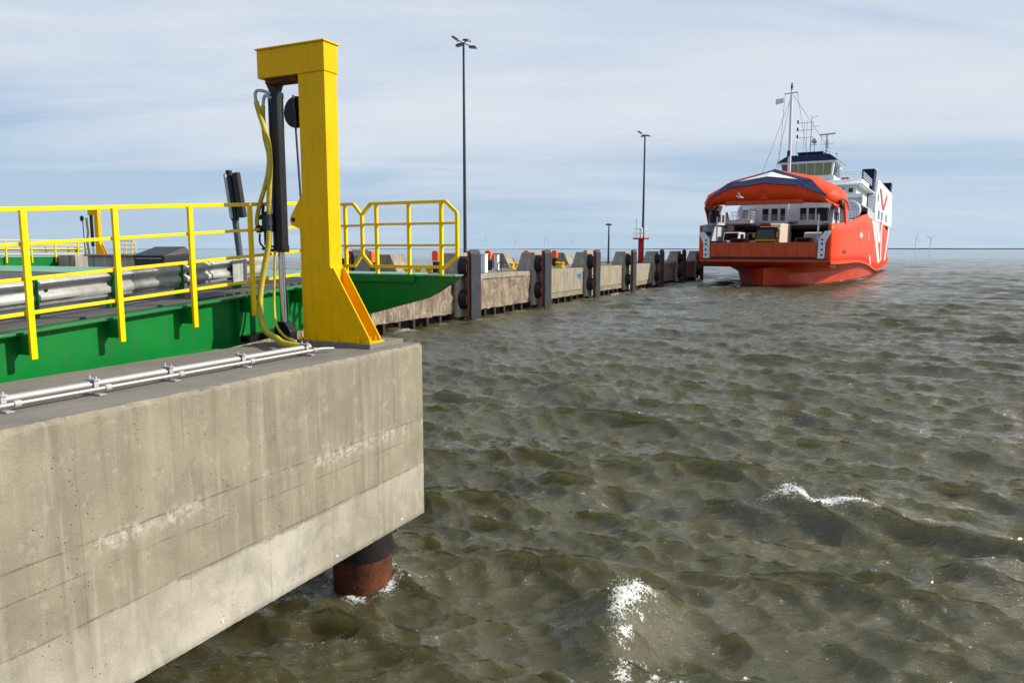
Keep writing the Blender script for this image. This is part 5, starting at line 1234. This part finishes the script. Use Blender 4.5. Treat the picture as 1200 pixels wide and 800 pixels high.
# ------------------------------------------------------------------ vehicles on the car deck (they face the bow)
def vehicle(name, label, cat, xc, y0, w, ln, h, bodyc, hood=.95, belt=None, van=False):
    z = 4.2; o = thing(name, label, cat, 'S', (xc, y0 + ln / 2, z)); x0, x1 = xc - w / 2, xc + w / 2; belt = belt or h * .58
    b = MB()
    if van: prof_ = [(y0, z + .35), (y0, z + h * .48), (y0 + .7, z + h * .56), (y0 + 1.3, z + h * .97), (y0 + 1.6, z + h), (y0 + ln - .1, z + h), (y0 + ln, z + h * .9), (y0 + ln, z + .35)]
    else: prof_ = [(y0, z + .3), (y0, z + h * .44), (y0 + .25, z + h * .52), (y0 + hood, z + belt), (y0 + hood + .75, z + h * .98), (y0 + hood + 1.0, z + h), (y0 + ln - 1.1, z + h * .98), (y0 + ln - .35, z + belt), (y0 + ln, z + belt * .9), (y0 + ln, z + .3)]
    b.prism(prof_, 0, x0, x1); b.build('body', bodyc, o, bevel=.09)
    b = MB()
    if van: b.hexa([(x0 + .12, y0 + .66, z + h * .58), (x1 - .12, y0 + .66, z + h * .58), (x1 - .12, y0 + .9, z + h * .58), (x0 + .12, y0 + .9, z + h * .58), (x0 + .2, y0 + 1.20, z + h * .95), (x1 - .2, y0 + 1.20, z + h * .95), (x1 - .2, y0 + 1.4, z + h * .95), (x0 + .2, y0 + 1.4, z + h * .95)])
    else: b.hexa([(x0 + .1, y0 + hood - .02, z + belt + .02), (x1 - .1, y0 + hood - .02, z + belt + .02), (x1 - .1, y0 + hood + .3, z + belt), (x0 + .1, y0 + hood + .3, z + belt), (x0 + .2, y0 + hood + .66, z + h * .95), (x1 - .2, y0 + hood + .66, z + h * .95), (x1 - .2, y0 + hood + .9, z + h * .95), (x0 + .2, y0 + hood + .9, z + h * .95)])
    b.build('windscreen', 'glass', o)
    b = MB(); b.box((x1 - .005, y0 + hood + .9, z + belt + .05), (x1 + .01, y0 + ln - 1.3, z + h * .9)); b.build('side_window', 'glass', o)
    for sx in (x0 + .25, x1 - .25):
        b = MB(); b.box((sx - .16, y0 - .02, z + h * .36), (sx + .16, y0 + .02, z + h * .45)); b.build('headlight', 'lens', o)
    for yy in (y0 + .8, y0 + ln - .9):
        for sx in (x0 + .1, x1 - .1):
            b = MB(); b.tube([(sx - .1, yy, z + .33), (sx + .1, yy, z + .33)], .33, 14); b.build('wheel', 'rubber', o)
    return o
vehicle('van', 'white van near the left side of the ferry car deck', 'van', -5.25, 4.8, 1.95, 5.0, 2.35, 'carwhite', van=True)
vehicle('van', 'pale silver van right behind the maroon car on the ferry deck', 'van', -3.15, 8.6, 1.95, 5.0, 2.35, 'ship_grey', van=True)
vehicle('car', 'maroon car in front of the two vans on the ferry deck', 'car', -3.75, 1.6, 1.95, 4.3, 1.50, 'carred')
vehicle('car', 'bright blue low car at the far left behind the bow ramp', 'car', -5.85, .0, 1.7, 4.0, 1.22, 'blue')
vehicle('car', 'dark blue car right of the yellow truck on the ferry deck', 'car', 3.70, 2.6, 1.85, 4.3, 1.60, 'carblue')
# truck
tr = thing('truck', 'yellow lorry with red roof board and pale load body mid ferry deck', 'lorry', 'S', (-.45, 7, 4.2))
z = 4.2
b = MB(); b.box((-1.66, 2.8, z + .3), (.78, 4.9, z + 1.45)); b.build('cab', 'truck_yellow', tr, bevel=.12)
b = MB(); b.hexa([(-1.64, 2.82, z + 1.45), (.76, 2.82, z + 1.45), (.76, 4.9, z + 1.45), (-1.64, 4.9, z + 1.45), (-1.5, 3.05, z + 2.85), (.62, 3.05, z + 2.85), (.62, 4.9, z + 2.85), (-1.5, 4.9, z + 2.85)]); b.build('cab_top', 'dark', tr, bevel=.06)
b = MB(); b.hexa([(-1.5, 2.78, z + 1.5), (.62, 2.78, z + 1.5), (.62, 2.84, z + 1.5), (-1.5, 2.84, z + 1.5), (-1.4, 2.98, z + 2.55), (.52, 2.98, z + 2.55), (.52, 3.04, z + 2.55), (-1.4, 3.04, z + 2.55)]); b.build('windscreen', 'glass', tr)
b = MB(); b.prism([(-1.2, z + 2.92), (.15, z + 2.92), (0, z + 3.30), (-1.05, z + 3.30)], 1, 3.1, 3.3); b.build('roof_board', 'red', tr)
b = MB(); b.box((-1.5, 2.76, z + 1.02), (.62, 2.80, z + 1.16)); b.box((-1.3, 2.76, z + .55), (.42, 2.80, z + .80)); b.build('grille', 'dark', tr)
for x in (-1.4, .5):
    b = MB(); b.box((x - .2, 2.75, z + .85), (x + .2, 2.79, z + 1.0)); b.build('headlight', 'lens', tr)
for x in (-1.78, .92):
    b = MB(); b.box((x - .12, 2.8, z + 1.6), (x + .12, 2.95, z + 2.2)); b.build('mirror', 'truck_yellow', tr)
b = MB(); b.prism([(5.0, z + .8), (5.0, z + 2.6), (5.8, z + 3.2), (7.0, z + 3.4), (13, z + 3.4), (13, z + .8)], 0, -1.7, .85); b.build('load_body', 'wood', tr, bevel=.1)
for y in (3.7, 8.0, 11.5):
    for x in (-1.45, .55):
        b = MB(); b.tube([(x - .15, y, z + .5), (x + .15, y, z + .5)], .5, 16); b.build('wheel', 'rubber', tr)
wt = thing('trailer', 'low white box trailer on the ferry deck behind the dark blue car', 'trailer', 'S', (4.4, 9, 4.2))
b = MB(); b.prism([(7.8, z + .6), (7.8, z + 2.15), (8.3, z + 2.3), (12.5, z + 2.3), (12.5, z + .6)], 0, 3.2, 5.3); b.build('box_body', 'carwhite', wt, bevel=.06)
for y in (9.6, 10.6):
    b = MB(); b.tube([(5.2, y, z + .35), (5.4, y, z + .35)], .35, 12); b.build('wheel', 'rubber', wt)
b = MB(); b.bar((4.2, 7.8, z + .6), (4.2, 6.9, z + .5), .1); b.build('drawbar', 'dark', wt)

# ------------------------------------------------------------------ gull, turbines
gu = thing('gull', 'white seagull flying in front of the raised orange visor', 'seagull', 'W', (24.2, 80.0, 9.9))
gu.rotation_euler = (0, 0, R(-20))
b = MB(); c = Vector((24.2, 80.0, 9.9))
b.tube([c + Vector((-.34, 0, .10)), c + Vector((-.24, 0, .07)), c + Vector((-.05, 0, 0)), c + Vector((.16, 0, -.05)), c + Vector((.34, 0, -.09)), c + Vector((.42, 0, -.1))], [.01, .055, .105, .10, .05, .02], 10)
b.grid([[c + Vector((-.12, -.03, .03)), c + Vector((.14, -.03, .0))], [c + Vector((-.22, -.38, .34)), c + Vector((.02, -.38, .30))], [c + Vector((-.10, -.85, .42)), c + Vector((-.06, -.85, .41))]])
b.grid([[c + Vector((-.12, .03, .03)), c + Vector((.14, .03, .0))], [c + Vector((-.22, .38, .34)), c + Vector((.02, .38, .30))], [c + Vector((-.10, .85, .42)), c + Vector((-.06, .85, .41))]])
b.build('body', 'bird', gu, thick=.015, smooth=60)
tb = None
names = ['lone turbine on the horizon right above the nearest white cabinet', 'turbine on the horizon above the yellow bollards of the pier', 'left one of the close turbine pair above the third fender', 'right one of the close turbine pair above the third fender',
         'turbine on the horizon left of the blue triangle mark', 'turbine on the horizon just right of the ferry, the left of two', 'turbine on the horizon farther right of the ferry, the right of two', 'turbine on the horizon seen just left of the tallest lamp mast']
for k, (px, D, rot) in enumerate(((569, 6800, .2), (604, 7000, .9), (638, 6600, .4), (642.5, 7600, 1.3), (670, 7200, .7), (1069, 6000, .3), (1086, 5600, 1.0), (535, 7000, 1.7))):
    x = (px - 600) / 867.0 * D; y = D; lb = names[k]
    o = thing('wind_turbine', 'pale distant ' + lb, 'wind turbine', 'W', (x, y, 0), 'wind turbines on the horizon')
    hh = 88
    b = MB(); b.tube([(x, y, 0), (x, y, hh)], [2.6, 1.6], 8); b.build('tower', 'turbine', o, smooth=60)
    b = MB(); b.box((x - 2, y - 5, hh - 2), (x + 2, y + 5, hh + 2)); b.build('nacelle', 'turbine', o)
    for j in range(3):
        a = rot + j * 2 * math.pi / 3; b = MB(); b.bar((x, y - 6, hh), (x + 44 * math.sin(a), y - 6, hh + 44 * math.cos(a)), 2.4, 1.2); b.build('blade', 'turbine', o)
